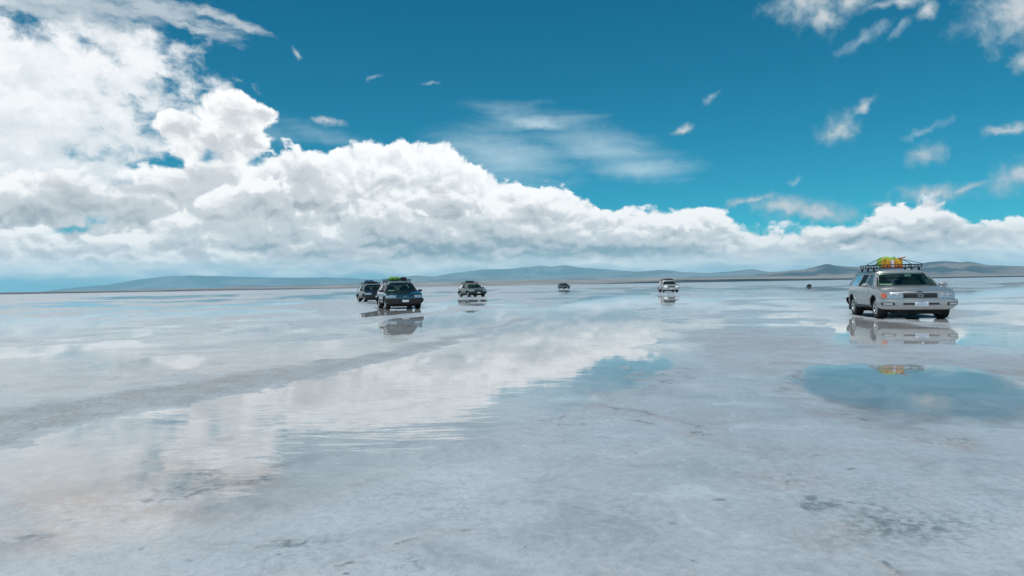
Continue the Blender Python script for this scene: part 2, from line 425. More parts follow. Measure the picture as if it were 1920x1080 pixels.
def build_ground():
    az_f = np.arange(-46, 46.01, 0.12)
    az = np.concatenate([az_f, np.arange(50, 311, 6.0)])
    D = np.concatenate([np.arange(570, 260, -1.6), np.arange(260, 120, -0.9), np.arange(120, 2.0, -0.45), [1.6, 1.2, 0.9, 0.65, 0.45, 0.3, 0.2, 0.12, 0.062]])
    r = np.concatenate([[0.4, 1.0, 1.8, 2.6, 3.2], F * CAM_H / D])
    AZ, RR = np.meshgrid(np.radians(az), r)
    X, Y = RR * np.sin(AZ), RR * np.cos(AZ)
    na, nr = len(az), len(r)
    x, y, rr, a = X.ravel(), Y.ravel(), RR.ravel(), AZ.ravel()
    # image position of every ground point as the photograph shows it (used to read the traced shores)
    vx, vy, vz = x, y, np.full_like(x, -CAM_H)
    dep = vx * fwd[0] + vy * fwd[1] + vz * fwd[2]
    ok = dep > 0.2
    dp = np.where(ok, dep, 1.0)
    px = np.where(ok, 960 + F * (vx * rt[0] + vy * rt[1] + vz * rt[2]) / dp, -5000)
    py = np.where(ok, 540 - F * (vx * up[0] + vy * up[1] + vz * up[2]) / dp, 5000)
    DEL = F * CAM_H / rr                      # distance below the horizon, pixels
    lr = np.log(rr)
    # wandering shores
    wob = (fbm(a * 26, lr * 14, 5, 3) - 0.5)
    wob2 = (fbm(a * 90, lr * 40, 4, 11) - 0.5)
    qx = px + wob * 60
    qy = py + (wob * 0.05 + wob2 * 0.035) * np.minimum(DEL, 300)
    w = np.full(x.shape, -200.0)
    for P in WATER: w = np.maximum(w, poly_sdf(qx, qy, P))
    dry = np.full(x.shape, -200.0)
    dry2 = poly_sdf(qx, qy, DRY[1]); dry = poly_sdf(qx, qy, DRY[0])
    s_main = np.where(px < 1400, py - (905 - 0.16 * px), py - 768)
    soft = 1.2 + 0.012 * DEL + 75 * sm(s_main, -50, 60) * (DEL > 100)
    film = sm(w, -0.3, soft)
    dryf = np.maximum(1.0 * sm(dry, -1.0 - 0.02 * DEL, 2 + 0.06 * DEL), 0.38 * sm(dry2, -2 - 0.05 * DEL, 4 + 0.14 * DEL))
    dryf = dryf * (0.65 + 0.5 * sm(fbm(a * 30, lr * 22, 5, 91), .32, .62))
    # thin film left over in shallow hollows everywhere else
    big = fbm(a * 9, lr * 9, 5, 31)
    fine = np.where(DEL > 110, 0, fbm(a * 22, DEL * 0.22, 5, 47)) * sm(DEL, 110, 60) + fbm(x * 0.22, y * 0.35, 6, 53) * sm(DEL, 60, 110)
    thin = sm(big * 0.45 + fine * 0.55, 0.32, 0.60) * (0.45 + 0.45 * sm(DEL, 170, 40)) * sm(DEL, 3, 9)
    film = np.maximum(film, thin * (1 - dryf))
    film = film * (1 - np.clip(dryf * 1.6, 0, 1) * (w < 0))
    for P in ([(540, 604), (640, 598), (700, 594), (760, 589), (830, 582), (870, 576), (880, 580), (830, 590), (760, 596), (700, 601), (640, 608), (540, 618)],
              [(590, 570), (660, 567), (706, 571), (708, 582), (660, 590), (600, 592)],
              [(840, 574), (880, 573.5), (940, 574), (940, 579), (880, 581), (840, 584)], [(850, 557), (925, 557), (925, 561.3), (850, 562)],
              [(1220, 548.5), (1290, 548.5), (1290, 553.5), (1220, 554)], [(1230, 568.5), (1290, 568.5), (1290, 571), (1230, 571.5)]):
        film = film * (1 - 0.88 * sm(poly_sdf(px + wob * 20, qy, P), -0.5, 0.5))
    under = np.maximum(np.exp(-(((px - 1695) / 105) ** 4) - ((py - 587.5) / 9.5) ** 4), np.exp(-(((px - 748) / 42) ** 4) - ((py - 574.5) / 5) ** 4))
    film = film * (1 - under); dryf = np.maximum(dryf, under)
    film = film * (1 - 0.4 * sm(px, 1790, 1830) * sm(py, 605, 620) * sm(-py, -672, -662))
    g1, g2 = fbm(x * 0.9, y * 0.9, 5, 5), fbm(x * 3.2, y * 3.2, 4, 8)
    st = np.zeros_like(x); pk = np.zeros_like(x)
    pool = sm(poly_sdf(qx, qy, WATER[1]), 1.0, 12.0)
    sx = px + (fbm(x * 2.2, y * 2.2, 4, 61) - .5) * 110; sy = py + (fbm(x * 2.2, y * 2.2, 4, 71) - .5) * 34
    for (cx, cy, rx, ry, am) in STAIN: st = np.maximum(st, 1.3 * am * np.exp(-((sx - cx) / rx) ** 2 - ((sy - cy) / ry) ** 2))
    for (cx, cy, rx, ry, am) in PINK: pk = np.maximum(pk, 1.45 * am * np.exp(-((sx - cx) / rx) ** 2 - ((sy - cy) / ry) ** 2))
    spk = np.zeros_like(x)
    for (cx, cy, rx, ry, am) in [(1740, 985, 150, 50, .9), (1660, 925, 90, 26, .5), (1860, 940, 90, 30, .4), (1560, 945, 70, 16, .6), (340, 895, 120, 24, .6), (560, 1045, 140, 30, .35), (820, 960, 120, 30, .25), (1100, 1000, 120, 40, .2), (1880, 900, 60, 20, .3)]:
        spk = np.maximum(spk, am * np.exp(-((sx - cx) / rx) ** 2 - ((sy - cy) / ry) ** 2))
    rip = np.zeros_like(x); bed = np.zeros_like(x)
    for (cx, cy, rx, ry, am) in [(1810, 770, 190, 26, 1.0), (1680, 742, 110, 16, .7), (1930, 762, 100, 32, .9), (1620, 728, 90, 22, .6), (1790, 728, 210, 34, .6), (1195, 702, 90, 26, .5)]: bed = np.maximum(bed, am * np.exp(-((px + wob2 * 120 - cx) / rx) ** 2 - ((py + wob * 30 - cy) / ry) ** 2))
    bed = np.maximum(bed, 0.8 * pool * sm(-py, -806, -765))
    for (cx, cy, rx, ry, am) in [(700, 800, 420, 60, 1.0), (480, 860, 160, 60, 1.0), (1080, 740, 160, 50, .35), (1150, 640, 60, 16, .3), (1750, 980, 160, 60, .6)]:
        rip = np.maximum(rip, am * np.exp(-((px - cx) / rx) ** 2 - ((py - cy) / ry) ** 2))
    h = 0.0016 - 0.011 * film + (g2 - 0.5) * 0.0008 + dryf * 0.008 * sm(DEL, 2, 10)
    tx_, ty_ = px + (fbm(x * 1.6, y * 1.6, 5, 81) - .5) * 90, py + (fbm(x * 1.6, y * 1.6, 5, 83) - .5) * 46
    brk = sm(fbm(x * 2.6, y * 2.6, 4, 87), .36, .58)
    for pts, hh, wd, br in RIDGES:
        sel = np.abs(DEL - (np.mean([q[1] for q in pts]) - 535)) < 260
        d2 = np.full(sel.sum(), 1e9); ax_, ay_ = tx_[sel] * 0.5, ty_[sel]
        for (x0, y0), (x1, y1) in zip(pts[:-1], pts[1:]):
            ex, ey = (x1 - x0) * 0.5, y1 - y0
            t = np.clip(((ax_ - x0 * .5) * ex + (ay_ - y0) * ey) / (ex * ex + ey * ey), 0, 1)
            d2 = np.minimum(d2, (ax_ - x0 * .5 - t * ex) ** 2 + (ay_ - y0 - t * ey) ** 2)
        e = np.exp(-d2 / wd ** 2) * brk[sel]
        h[sel] += hh * e; film[sel] *= 1 - 0.7 * e
        pk[sel] = np.maximum(pk[sel], br * np.exp(-d2 / (wd * 2.2) ** 2) * (.4 + .6 * brk[sel]))
        st[sel] = np.maximum(st[sel], 0.7 * np.exp(-d2 / (wd * 0.6) ** 2) * (brk[sel] > .7))
    far = sm(DEL, 0.2, 3)
    h = np.where(DEL < 3, -0.004 - 0.05 * (1 - far), h)
    co = np.stack([x, y, h], 1)
    idx = np.arange(na * nr).reshape(nr, na)
    i2 = np.concatenate([idx, idx[:, :1]], 1)
    quads = np.stack([i2[:-1, :-1].ravel(), i2[:-1, 1:].ravel(), i2[1:, 1:].ravel(), i2[1:, :-1].ravel()], 1)
    # close the middle
    salt = mesh_from_arrays('salt_flat', co, quads, {'dry': dryf, 'stain': st, 'crust': pk, 'bed': bed, 'speckle': spk, 'film': film})
    bm = bmesh.new(); bm.from_mesh(salt.data); bm.verts.ensure_lookup_table()
    vs = [bm.verts[i] for i in idx[0]]
    f = bm.faces.new(vs); bm.normal_update()
    if f.normal.z < 0: f.normal_flip()
    bm.to_mesh(salt.data); bm.free()
    salt['kind'] = 'structure'
    # water: the part of the level sheet that stands over the salt
    keep = (film[quads] > 0.03).any(1) & (RR.ravel()[quads] < 1600).all(1)
    wq = quads[keep]
    used = np.unique(wq); remap = np.full(len(co), -1); remap[used] = np.arange(len(used))
    wco = np.stack([x[used], y[used], np.zeros(len(used))], 1)
    wat = mesh_from_arrays('water', wco, remap[wq], {'film': film[used], 'ripple': rip[used]})
    wat['kind'] = 'structure'
    return salt, wat


def attr(g, name):
    n = g.n.new('ShaderNodeAttribute'); n.attribute_name = name
    return S(g, n.outputs['Fac'])


def new_mat(name):
    m = bpy.data.materials.new(name); m.use_nodes = True
    for n in list(m.node_tree.nodes): m.node_tree.nodes.remove(n)
    g = G(m.node_tree)
    out = m.node_tree.nodes.new('ShaderNodeOutputMaterial')
    return m, g, out


def salt_material():
    m, g, out = new_mat('salt')
    pos = g.n.new('ShaderNodeNewGeometry')
    P = S(g, pos.outputs['Position'])
    big = g.noise(P, 0.22, 5.0, 0.55)
    mid = g.noise(P, 1.3, 6.0, 0.6, 0.6)
    fine = g.noise(P, 14.0, 4.0, 0.6)
    grit = g.noise(P, 70.0, 3.0, 0.6)
    dry, st, pk, film = attr(g, 'dry'), attr(g, 'stain'), attr(g, 'crust'), attr(g, 'film')
    col = g.mix(g.sstep(big, 0.30, 0.70), (0.57, 0.585, 0.595), (0.68, 0.695, 0.705))
    col = g.mix(g.sstep(mid, 0.50, 0.72) * 0.75, col, (0.42, 0.445, 0.46))
    col = g.mix(g.sstep(mid, 0.46, 0.28) * 0.8, col, (0.74, 0.75, 0.755))
    col = g.mix(g.clamp(pk * g.sstep(fine + mid, 0.65, 1.15)) * 0.85, col, (0.52, 0.43, 0.39))
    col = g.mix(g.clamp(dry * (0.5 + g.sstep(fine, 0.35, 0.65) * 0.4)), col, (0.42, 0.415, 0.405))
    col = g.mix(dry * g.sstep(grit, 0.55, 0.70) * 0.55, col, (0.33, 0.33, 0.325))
    mid2 = g.noise(P, 4.5, 5.0, 0.65, 0.4)
    col = g.mix(g.sstep(mid2, 0.52, 0.75) * 0.45, col, (0.40, 0.415, 0.42))
    col = g.mix(g.sstep(mid2, 0.46, 0.28) * 0.35, col, (0.74, 0.745, 0.75))
    fine2 = g.noise(P, 24.0, 4.0, 0.65, 0.3)
    near = 1.0 - film * 0.35
    col = g.mix(g.sstep(fine, 0.50, 0.68) * 0.28 * near, col, (0.40, 0.425, 0.42))
    col = g.mix(g.sstep(fine, 0.48, 0.30) * 0.26 * near, col, (0.76, 0.775, 0.78))
    col = g.mix(g.sstep(fine2, 0.54, 0.70) * 0.25 * near, col, (0.38, 0.40, 0.40))
    col = g.mix(attr(g, 'speckle') * (0.22 + g.sstep(fine2 * 0.6 + fine * 0.4, 0.46, 0.60) * 0.58), col, (0.26, 0.30, 0.295))
    vein = g.noise(P, 3.0, 5.0, 0.6, 1.2)
    col = g.mix(g.clamp(g.sstep(st * (0.35 + g.sstep(vein, 0.35, 0.62) * 0.9) * (0.55 + g.sstep(fine, 0.38, 0.58) * 0.6), 0.1, 0.95)) * 0.7, col, (0.15, 0.165, 0.165))
    col = g.mix(g.clamp(attr(g, 'bed') * (0.8 + (mid - 0.5) * 0.8)), col, (0.19, 0.175, 0.165))
    col = g.mix(film * 0.30, col, g.mix(1.0, col, (0.62, 0.68, 0.72), 'MULTIPLY'))
    col = g.mix(g.sstep(grit, 0.54, 0.72) * 0.22, col, (0.36, 0.37, 0.37))
    col = g.mix(g.sstep(grit, 0.46, 0.28) * 0.25, col, (0.80, 0.81, 0.81))
    # specks of mud scattered over the crust
    sp = g.voro(P, 1.7, 0.0, feature='F1')
    col = g.mix(g.sstep(sp + (fine - 0.5) * 0.16 + g.sstep(big, 0.62, 0.45) * 0.06, 0.02, 0.0) * 0.7, col, (0.13, 0.13, 0.125))
    b = g.n.new('ShaderNodeBsdfPrincipled')
    g.put(b.inputs['Base Color'], col)
    g.put(b.inputs['Roughness'], g.clamp(0.30 + dry * 0.4 + (mid - 0.5) * 0.25))
    b.inputs['IOR'].default_value = 1.35
    g.put(b.inputs['Specular IOR Level'], 0.5 - dry * 0.35)
    bp = g.n.new('ShaderNodeBump'); bp.inputs['Strength'].default_value = 0.55; bp.inputs['Distance'].default_value = 0.012
    g.put(bp.inputs['Height'], mid * 0.8 + fine * 0.8 + fine2 * 0.3 + grit * (0.06 + dry * 0.25))
    g.l.new(bp.outputs[0], b.inputs['Normal'])
    g.l.new(b.outputs[0], out.inputs[0])
    return m


def water_material():
    m, g, out = new_mat('water')
    pos = g.n.new('ShaderNodeNewGeometry')
    P = S(g, pos.outputs['Position'])
    film, rip = attr(g, 'film'), attr(g, 'ripple')
    wv = g.noise(g.mapping(P, (0, 0, 0), (0, 0, R(-9)), (0.62, 2.7, 1)), 1.15, 3.0, 0.5, 0.6)
    wv2 = g.noise(g.mapping(P, (0, 0, 0), (0, 0, R(-9)), (0.5, 2.2, 1)), 4.0, 3.0, 0.5)
    calm = g.noise(g.mapping(P, (0, 0, 0), (0, 0, 0), (0.4, 1.0, 1)), 0.8, 3.0, 0.5)
    bp = g.n.new('ShaderNodeBump'); bp.inputs['Strength'].default_value = 1.0; bp.inputs['Distance'].default_value = 0.02
    g.put(bp.inputs['Height'], wv * (rip * g.sstep(calm, 0.3, 0.7) * 0.42 + 0.010) + wv2 * (rip * 0.05 + 0.004) + calm * 0.02)
    N = S(g, bp.outputs[0])
    fr = g.n.new('ShaderNodeFresnel'); fr.inputs['IOR'].default_value = 1.33
    g.l.new(N.k, fr.inputs['Normal'])
    fine = g.noise(P, 5.0, 5.0, 0.65)
    cover = g.sstep(film + (fine - 0.5) * 0.35 * g.sstep(film, 0.0, 0.2) * g.sstep(film, 1.0, 0.8), 0.02, 0.85)
    tr = g.n.new('ShaderNodeBsdfTransparent')
    gl = g.n.new('ShaderNodeBsdfGlossy'); g.put(gl.inputs['Roughness'], g.lin(film, 0.3, 0.95, 0.16, 0.012)); gl.inputs['Color'].default_value = (1, 1, 1, 1)
    g.l.new(N.k, gl.inputs['Normal'])
    mx = g.n.new('ShaderNodeMixShader')
    g.put(mx.inputs[0], S(g, fr.outputs[0]) * cover)
    g.l.new(tr.outputs[0], mx.inputs[1]); g.l.new(gl.outputs[0], mx.inputs[2])
    g.l.new(mx.outputs[0], out.inputs[0])
    return m


salt, wat = build_ground()
salt.data.materials.append(salt_material())
wat.data.materials.append(water_material())
# ------------------------------------------------------------------ hills beyond the flat, and the air in front of them
def ridge(name, pts, r0, r1, r2, mat, seed, rough=0.25, jag=0.6, n_r=26):
    """a range of hills: traced skyline heights at distance r1, foot at r0, far foot at r2"""
    pts = [(sky_uv(x, y)[0] / 13.0, sky_uv(x, y)[1] / 13.0) for x, y in pts]
    azs = np.linspace(pts[0][0], pts[-1][0], max(60, int((pts[-1][0] - pts[0][0]) / 0.0011)))
    el = np.interp(azs, [p[0] for p in pts], [p[1] for p in pts])
    k = np.array([1, 2, 3, 2, 1.0]); k /= k.sum()
    el = np.convolve(np.pad(el, 2, 'edge'), k, 'valid')
    el = el + (fbm(azs * 160, azs * 0 + seed, 4, seed) - 0.5) * jag / F
    el = np.maximum(el, 0.0) * sm(azs, azs[0], azs[0] + 0.012) * sm(-azs, -azs[-1], -azs[-1] + 0.012)
    Ht = r1 * np.tan(el) + CAM_H
    t = np.concatenate([np.linspace(0, 1, n_r), 1 + np.linspace(0, 1, 8)[1:]])
    T, A = np.meshgrid(t, azs, indexing='ij')
    rr = np.where(T <= 1, r0 + (r1 - r0) * T, r1 + (r2 - r1) * (T - 1))
    front = np.where(T <= 1, T, 2 - T)
    rid = np.abs(fbm(A * 55 + T * 0.6, T * 2.5, 4, seed + 5) - 0.5) * 2
    Z = Ht[None, :] * (front ** 1.5) * (1 - rough * 2.2 * rid * front * (1 - front) * 2) - 0.3 * (1 - front)
    co = np.stack([rr * np.sin(A), rr * np.cos(A), Z], -1).reshape(-1, 3)
    na = len(azs)
    idx = np.arange(len(t) * na).reshape(len(t), na)
    q = np.stack([idx[:-1, :-1].ravel(), idx[:-1, 1:].ravel(), idx[1:, 1:].ravel(), idx[1:, :-1].ravel()], 1)
    o = mesh_from_arrays(name, co, q)
    o.data.materials.append(mat)
    o['kind'] = 'structure'
    return o


def hill_mat(name, c1, c2, scale):
    m, g, out = new_mat(name)
    pos = g.n.new('ShaderNodeNewGeometry')
    P = S(g, pos.outputs['Position'])
    n = g.noise(P, scale, 6.0, 0.6, dim='3D')
    b = g.n.new('ShaderNodeBsdfDiffuse')
    g.put(b.inputs[0], g.mix(g.sstep(n, 0.42, 0.58), c1, c2))
    g.l.new(b.outputs[0], out.inputs[0])
    return m


m_far = hill_mat('haze_tinted_rock', (0.24, 0.27, 0.28), (0.36, 0.37, 0.37), 0.0008)  # pale bluish tone paints part of the distance haze into the rock colour
m_near = hill_mat('brown_rock', (0.10, 0.11, 0.13), (0.34, 0.28, 0.26), 0.0012)
m_pampa = hill_mat('pale_pampa', (0.33, 0.26, 0.23), (0.50, 0.43, 0.38), 0.0016)
m_scrub = hill_mat('mauve_scrub', (0.12, 0.10, 0.105), (0.22, 0.18, 0.18), 0.003)
m_dark = hill_mat('dark_scrub', (0.035, 0.035, 0.04), (0.09, 0.075, 0.07), 0.003)


def up_of(lst): return [(x, hor_y(x) - e) for x, e in lst]


ridge('far_shore', up_of([(-260, 1), (0, 3), (300, 4.5), (560, 5), (700, 6.5), (850, 9), (1000, 9.5), (1150, 9.5), (1280, 9), (1450, 9), (1600, 8), (1750, 5), (1920, 4), (2200, 1)]), 5200, 8000, 9000, m_pampa, 21, 0.1, 0.5)
ridge('scrub_shore', up_of([(1090, 0), (1180, 1.6), (1290, 4.4), (1400, 4.6), (1480, 3.6), (1600, 2.2), (1920, 1.7), (2100, 0)]), 4300, 4700, 5000, m_dark, 22, 0.1, 0.3, 8)
ridge('scrub_shore', up_of([(-260, 1.2), (0, 2.4), (200, 2.2), (400, 2.0), (640, 1.0), (700, 0)]), 4500, 4800, 5100, m_scrub, 27, 0.1, 0.3, 8)
ridge('hills', [(405, hor_y(405)), (420, 537), (445, 534.5), (480, 534.5), (500, 536.5), (540, 535.5), (600, 533.5), (660, 532), (720, 530.5), (780, 528), (860, 527), (900, hor_y(900))], 9000, 10500, 12000, m_far, 23)
ridge('hills', [(1380, hor_y(1380)), (1420, 516), (1480, 507), (1505, 506), (1525, 501), (1541, 496.5), (1551, 495), (1566, 498), (1590, 500), (1620, 500), (1680, 501), (1710, 498), (1740, 492), (1772, 489.5), (1800, 491.5), (1820, 491), (1850, 497), (1880, 498), (1920, 499), (2000, 502), (2140, 510), (2200, hor_y(2200))], 8600, 11500, 14000, m_near, 24, 0.5, 1.2)
ridge('mountains', [(610, hor_y(610)), (640, 531), (700, 525), (780, 516.5), (830, 520), (880, 517), (930, 516), (1000, 517), (1060, 516), (1130, 514), (1200, 509), (1240, 506), (1280, 510), (1330, 512), (1380, 508), (1410, 504.5), (1440, 510), (1480, 509), (1520, 508), (1600, hor_y(1600))], 13500, 17000, 19500, m_far, 25, 0.4, 1.0)
ridge('mountains', [(60, hor_y(60)), (120, 541), (200, 534), (260, 524), (310, 518), (360, 516.5), (420, 518), (480, 520), (560, 521), (620, 520), (680, 523), (760, 526), (820, hor_y(820))], 21000, 24500, 27000, m_far, 26, 0.3, 0.8)
ridge('mountains', [(740, hor_y(740)), (780, 524), (850, 512), (907, 505), (960, 504), (985, 501), (1010, 498.5), (1035, 500), (1060, 497.5), (1090, 502), (1150, 506), (1220, 511), (1300, hor_y(1300))], 19800, 23000, 26000, m_far, 28, 0.5, 1.6)


def build_haze():
    bm = bmesh.new()
    bmesh.ops.create_cube(bm, size=1.0, matrix=Matrix.Translation((0, 0, 344)) @ Matrix.Diagonal((72000, 72000, 690, 1)))
    me = bpy.data.meshes.new('haze'); bm.to_mesh(me); bm.free()
    o = bpy.data.objects.new('haze', me); C.objects.link(o)
    m, g, out = new_mat('haze')
    v = g.n.new('ShaderNodeVolumePrincipled')
    v.inputs['Color'].default_value = (0.36, 0.84, 1.0, 1)
    v.inputs['Density'].default_value = HAZE
    v.inputs['Anisotropy'].default_value = 0.0
    g.l.new(v.outputs[0], out.inputs['Volume'])
    me.materials.append(m)
    o['kind'] = 'stuff'
    return o


HAZE = 3.7e-5
build_haze()
# ------------------------------------------------------------------ vehicles
def principled(name, col, rough=0.5, metal=0.0, coat=0.0, emit=None, estr=0.0, ior=1.5, dirt=0.0):
    m, g, out = new_mat(name)
    b = g.n.new('ShaderNodeBsdfPrincipled')
    c = tuple(col) + (1,)
    tc = g.n.new('ShaderNodeTexCoord')
    o = S(g, tc.outputs['Object'])
    n = g.noise(o, 2.2, 5.0, 0.6, dim='3D')
    if dirt:      # salt spray dried on the lower panels
        z = g.sep(o)[2]
        f = g.sstep(z + (n - 0.5) * 0.7, 0.95, 0.35) * dirt
        g.put(b.inputs['Base Color'], g.mix(f, g.mix(g.sstep(n, .3, .7) * 0.12, c, tuple(q * .8 for q in col)), (0.55, 0.54, 0.52)))
        g.put(b.inputs['Roughness'], g.clamp(rough + f * 0.5))
    else:
        g.put(b.inputs['Base Color'], g.mix(g.sstep(n, .3, .7) * 0.25, c, tuple(q * .75 for q in col)))
        g.put(b.inputs['Roughness'], g.clamp(rough + (n - 0.5) * 0.15))
    b.inputs['Metallic'].default_value = metal
    b.inputs['Coat Weight'].default_value = coat
    b.inputs['Coat Roughness'].default_value = 0.05
    b.inputs['IOR'].default_value = ior
    if emit:
        b.inputs['Emission Color'].default_value = tuple(emit) + (1,); b.inputs['Emission Strength'].default_value = estr
    g.l.new(b.outputs[0], out.inputs[0])
    return m


def glass_mat(name, tint, refl=1.0):
    m, g, out = new_mat(name)
    tr = g.n.new('ShaderNodeBsdfTransparent'); tr.inputs[0].default_value = tuple(tint) + (1,)
    gl = g.n.new('ShaderNodeBsdfGlossy'); gl.inputs['Roughness'].default_value = 0.02; gl.inputs[0].default_value = (refl, refl, refl, 1)
    fr = g.n.new('ShaderNodeFresnel'); fr.inputs[0].default_value = 1.5
    mx = g.n.new('ShaderNodeMixShader')
    g.l.new(fr.outputs[0], mx.inputs[0]); g.l.new(tr.outputs[0], mx.inputs[1]); g.l.new(gl.outputs[0], mx.inputs[2])
    g.l.new(mx.outputs[0], out.inputs[0])
    return m


MT = {
    'silver': principled('silver_paint', (0.40, 0.405, 0.40), 0.34, 0.35, 0.7, dirt=0.55),
    'silver_far': principled('pale_silver_paint', (0.52, 0.51, 0.49), 0.36, 0.3, 0.5, dirt=0.3),
    'dark_green': principled('dark_green_paint', (0.018, 0.032, 0.034), 0.22, 0.2, 1.0, dirt=0.25),
    'black': principled('black_paint', (0.012, 0.013, 0.016), 0.25, 0.1, 1.0, dirt=0.2),
    'grey_green': principled('grey_green_paint', (0.20, 0.22, 0.20), 0.34, 0.3, 0.6, dirt=0.25),
    'charcoal': principled('charcoal_paint', (0.03, 0.034, 0.038), 0.3, 0.2, 0.8, dirt=0.2),
    'black_plastic': principled('black_plastic', (0.018, 0.018, 0.02), 0.55),
    'rubber': principled('rubber', (0.02, 0.02, 0.021), 0.8),
    'alloy': principled('alloy', (0.50, 0.50, 0.50), 0.38, 0.6),
    'chrome': principled('chrome', (0.62, 0.63, 0.65), 0.15, 1.0),
    'under': principled('underbody', (0.012, 0.012, 0.012), 0.9),
    'dash': principled('dashboard', (0.05, 0.05, 0.048), 0.7),
    'seat': principled('seat_cloth', (0.42, 0.39, 0.32), 0.85),
    'lens': principled('headlight_lens', (0.62, 0.64, 0.66), 0.10, 0.5, 1.0),
    'lens_lit': principled('lit_headlight', (0.8, 0.8, 0.78), 0.2, 0.0, 1.0, emit=(1.0, 0.96, 0.88), estr=0.35),
    'amber': principled('amber_lens', (0.75, 0.16, 0.05), 0.2, 0.0, 1.0),
    'red_lens': principled('red_lens', (0.45, 0.02, 0.02), 0.2, 0.0, 1.0),
    'plate': principled('plate_white', (0.72, 0.76, 0.80), 0.4),
    'plate_ink': principled('plate_blue', (0.10, 0.22, 0.42), 0.5),
    'rack': principled('rack_black', (0.02, 0.02, 0.022), 0.5, 0.2),
    'paper': principled('paper', (0.75, 0.77, 0.72), 0.7),
    'yellow': principled('yellow_plastic', (0.80, 0.40, 0.02), 0.45),
    'lime': principled('lime_cloth', (0.34, 0.52, 0.05), 0.8),
    'green_cloth': principled('green_cloth', (0.20, 0.42, 0.07), 0.85),
    'red': principled('red_plastic', (0.70, 0.06, 0.03), 0.45),
    'white': principled('white_plastic', (0.80, 0.79, 0.77), 0.5),
    'black_cloth': principled('black_cloth', (0.02, 0.02, 0.022), 0.9),
    'blue_cloth': principled('blue_cloth', (0.04, 0.14, 0.30), 0.85),
    'maroon_cloth': principled('maroon_cloth', (0.12, 0.05, 0.06), 0.85),
    'rope': principled('rope', (0.06, 0.06, 0.06), 0.9),
    'glass': glass_mat('tinted_glass', (0.62, 0.82, 0.71)),
    'glass_dark': glass_mat('dark_glass', (0.14, 0.16, 0.16), 0.35),
}


def smooth_line(pts, n=2):
    P = np.array(pts, float)
    for _ in range(n):
        Q = [P[0]]
        for i in range(len(P) - 1):
            Q += [P[i] * .75 + P[i + 1] * .25, P[i] * .25 + P[i + 1] * .75]
        Q.append(P[-1]); P = np.array(Q)
    return P


OUTLINE = smooth_line([(0, -2.45), (0.38, -2.445), (0.70, -2.42), (0.88, -2.34), (0.95, -2.15), (0.965, -1.9), (0.97, -1.4), (0.97, -0.5), (0.97, 0.8), (0.96, 1.6), (0.935, 2.1), (0.88, 2.32), (0.78, 2.41), (0.5, 2.45), (0, 2.46)])
ARC = np.concatenate([[0], np.cumsum(np.linalg.norm(np.diff(OUTLINE, axis=0), axis=1))])
SMAX = ARC[-1]


def wx(z): return np.interp(z, [0.40, 0.55, 0.72, 0.95, 1.10, 1.26], [0.93, 0.975, 1.0, 1.0, 0.992, 0.955])


def body_pt(s, z, off=0.0):
    """point on the body's skin: s metres round from the middle of the nose (sign = side), height z, pushed out by off"""
    sg = 1 if s >= 0 else -1
    a = abs(s)
    x, y = np.interp(a, ARC, OUTLINE[:, 0]), np.interp(a, ARC, OUTLINE[:, 1])
    x2, y2 = np.interp(min(a + .02, SMAX), ARC, OUTLINE[:, 0]), np.interp(min(a + .02, SMAX), ARC, OUTLINE[:, 1])
    x1, y1 = np.interp(max(a - .02, 0), ARC, OUTLINE[:, 0]), np.interp(max(a - .02, 0), ARC, OUTLINE[:, 1])
    tx, ty = x2 - x1, y2 - y1
    L = math.hypot(tx, ty); nx, ny = ty / L, -tx / L
    fw = float(np.clip((-1.6 - y) / 0.6, 0, 1))
    lean = fw * np.interp(z, [0.4, 0.55, 0.75, 0.9, 1.08], [0.07, 0.02, 0.0, 0.015, 0.09])
    return ((x * float(wx(z)) + nx * off) * sg, y + lean + ny * off, z)


def s_at(y):
    """arc position on the flank at station y"""
    k = np.argmin(np.abs(OUTLINE[:, 1] - y) + (OUTLINE[:, 0] < 0.6) * 5)
    return float(ARC[k])


def top_z(y): return float(np.interp(y, [-2.45, -2.36, -2.2, -1.6, -1.05, 0.5, 2.2, 2.46], [1.012, 1.032, 1.072, 1.185, 1.258, 1.25, 1.25, 1.235]))


AX_F, AX_R, WR = -1.42, 1.43, 0.41


def bot_z(y, flank):
    z = float(np.interp(y, [-2.45, -2.0, 2.1, 2.46], [0.45, 0.44, 0.45, 0.50]))
    if flank:
        for a in (AX_F, AX_R):
            d = abs(y - a)
            if d < 0.525: z = max(z, WR + math.sqrt(0.525 ** 2 - d * d))
    return z


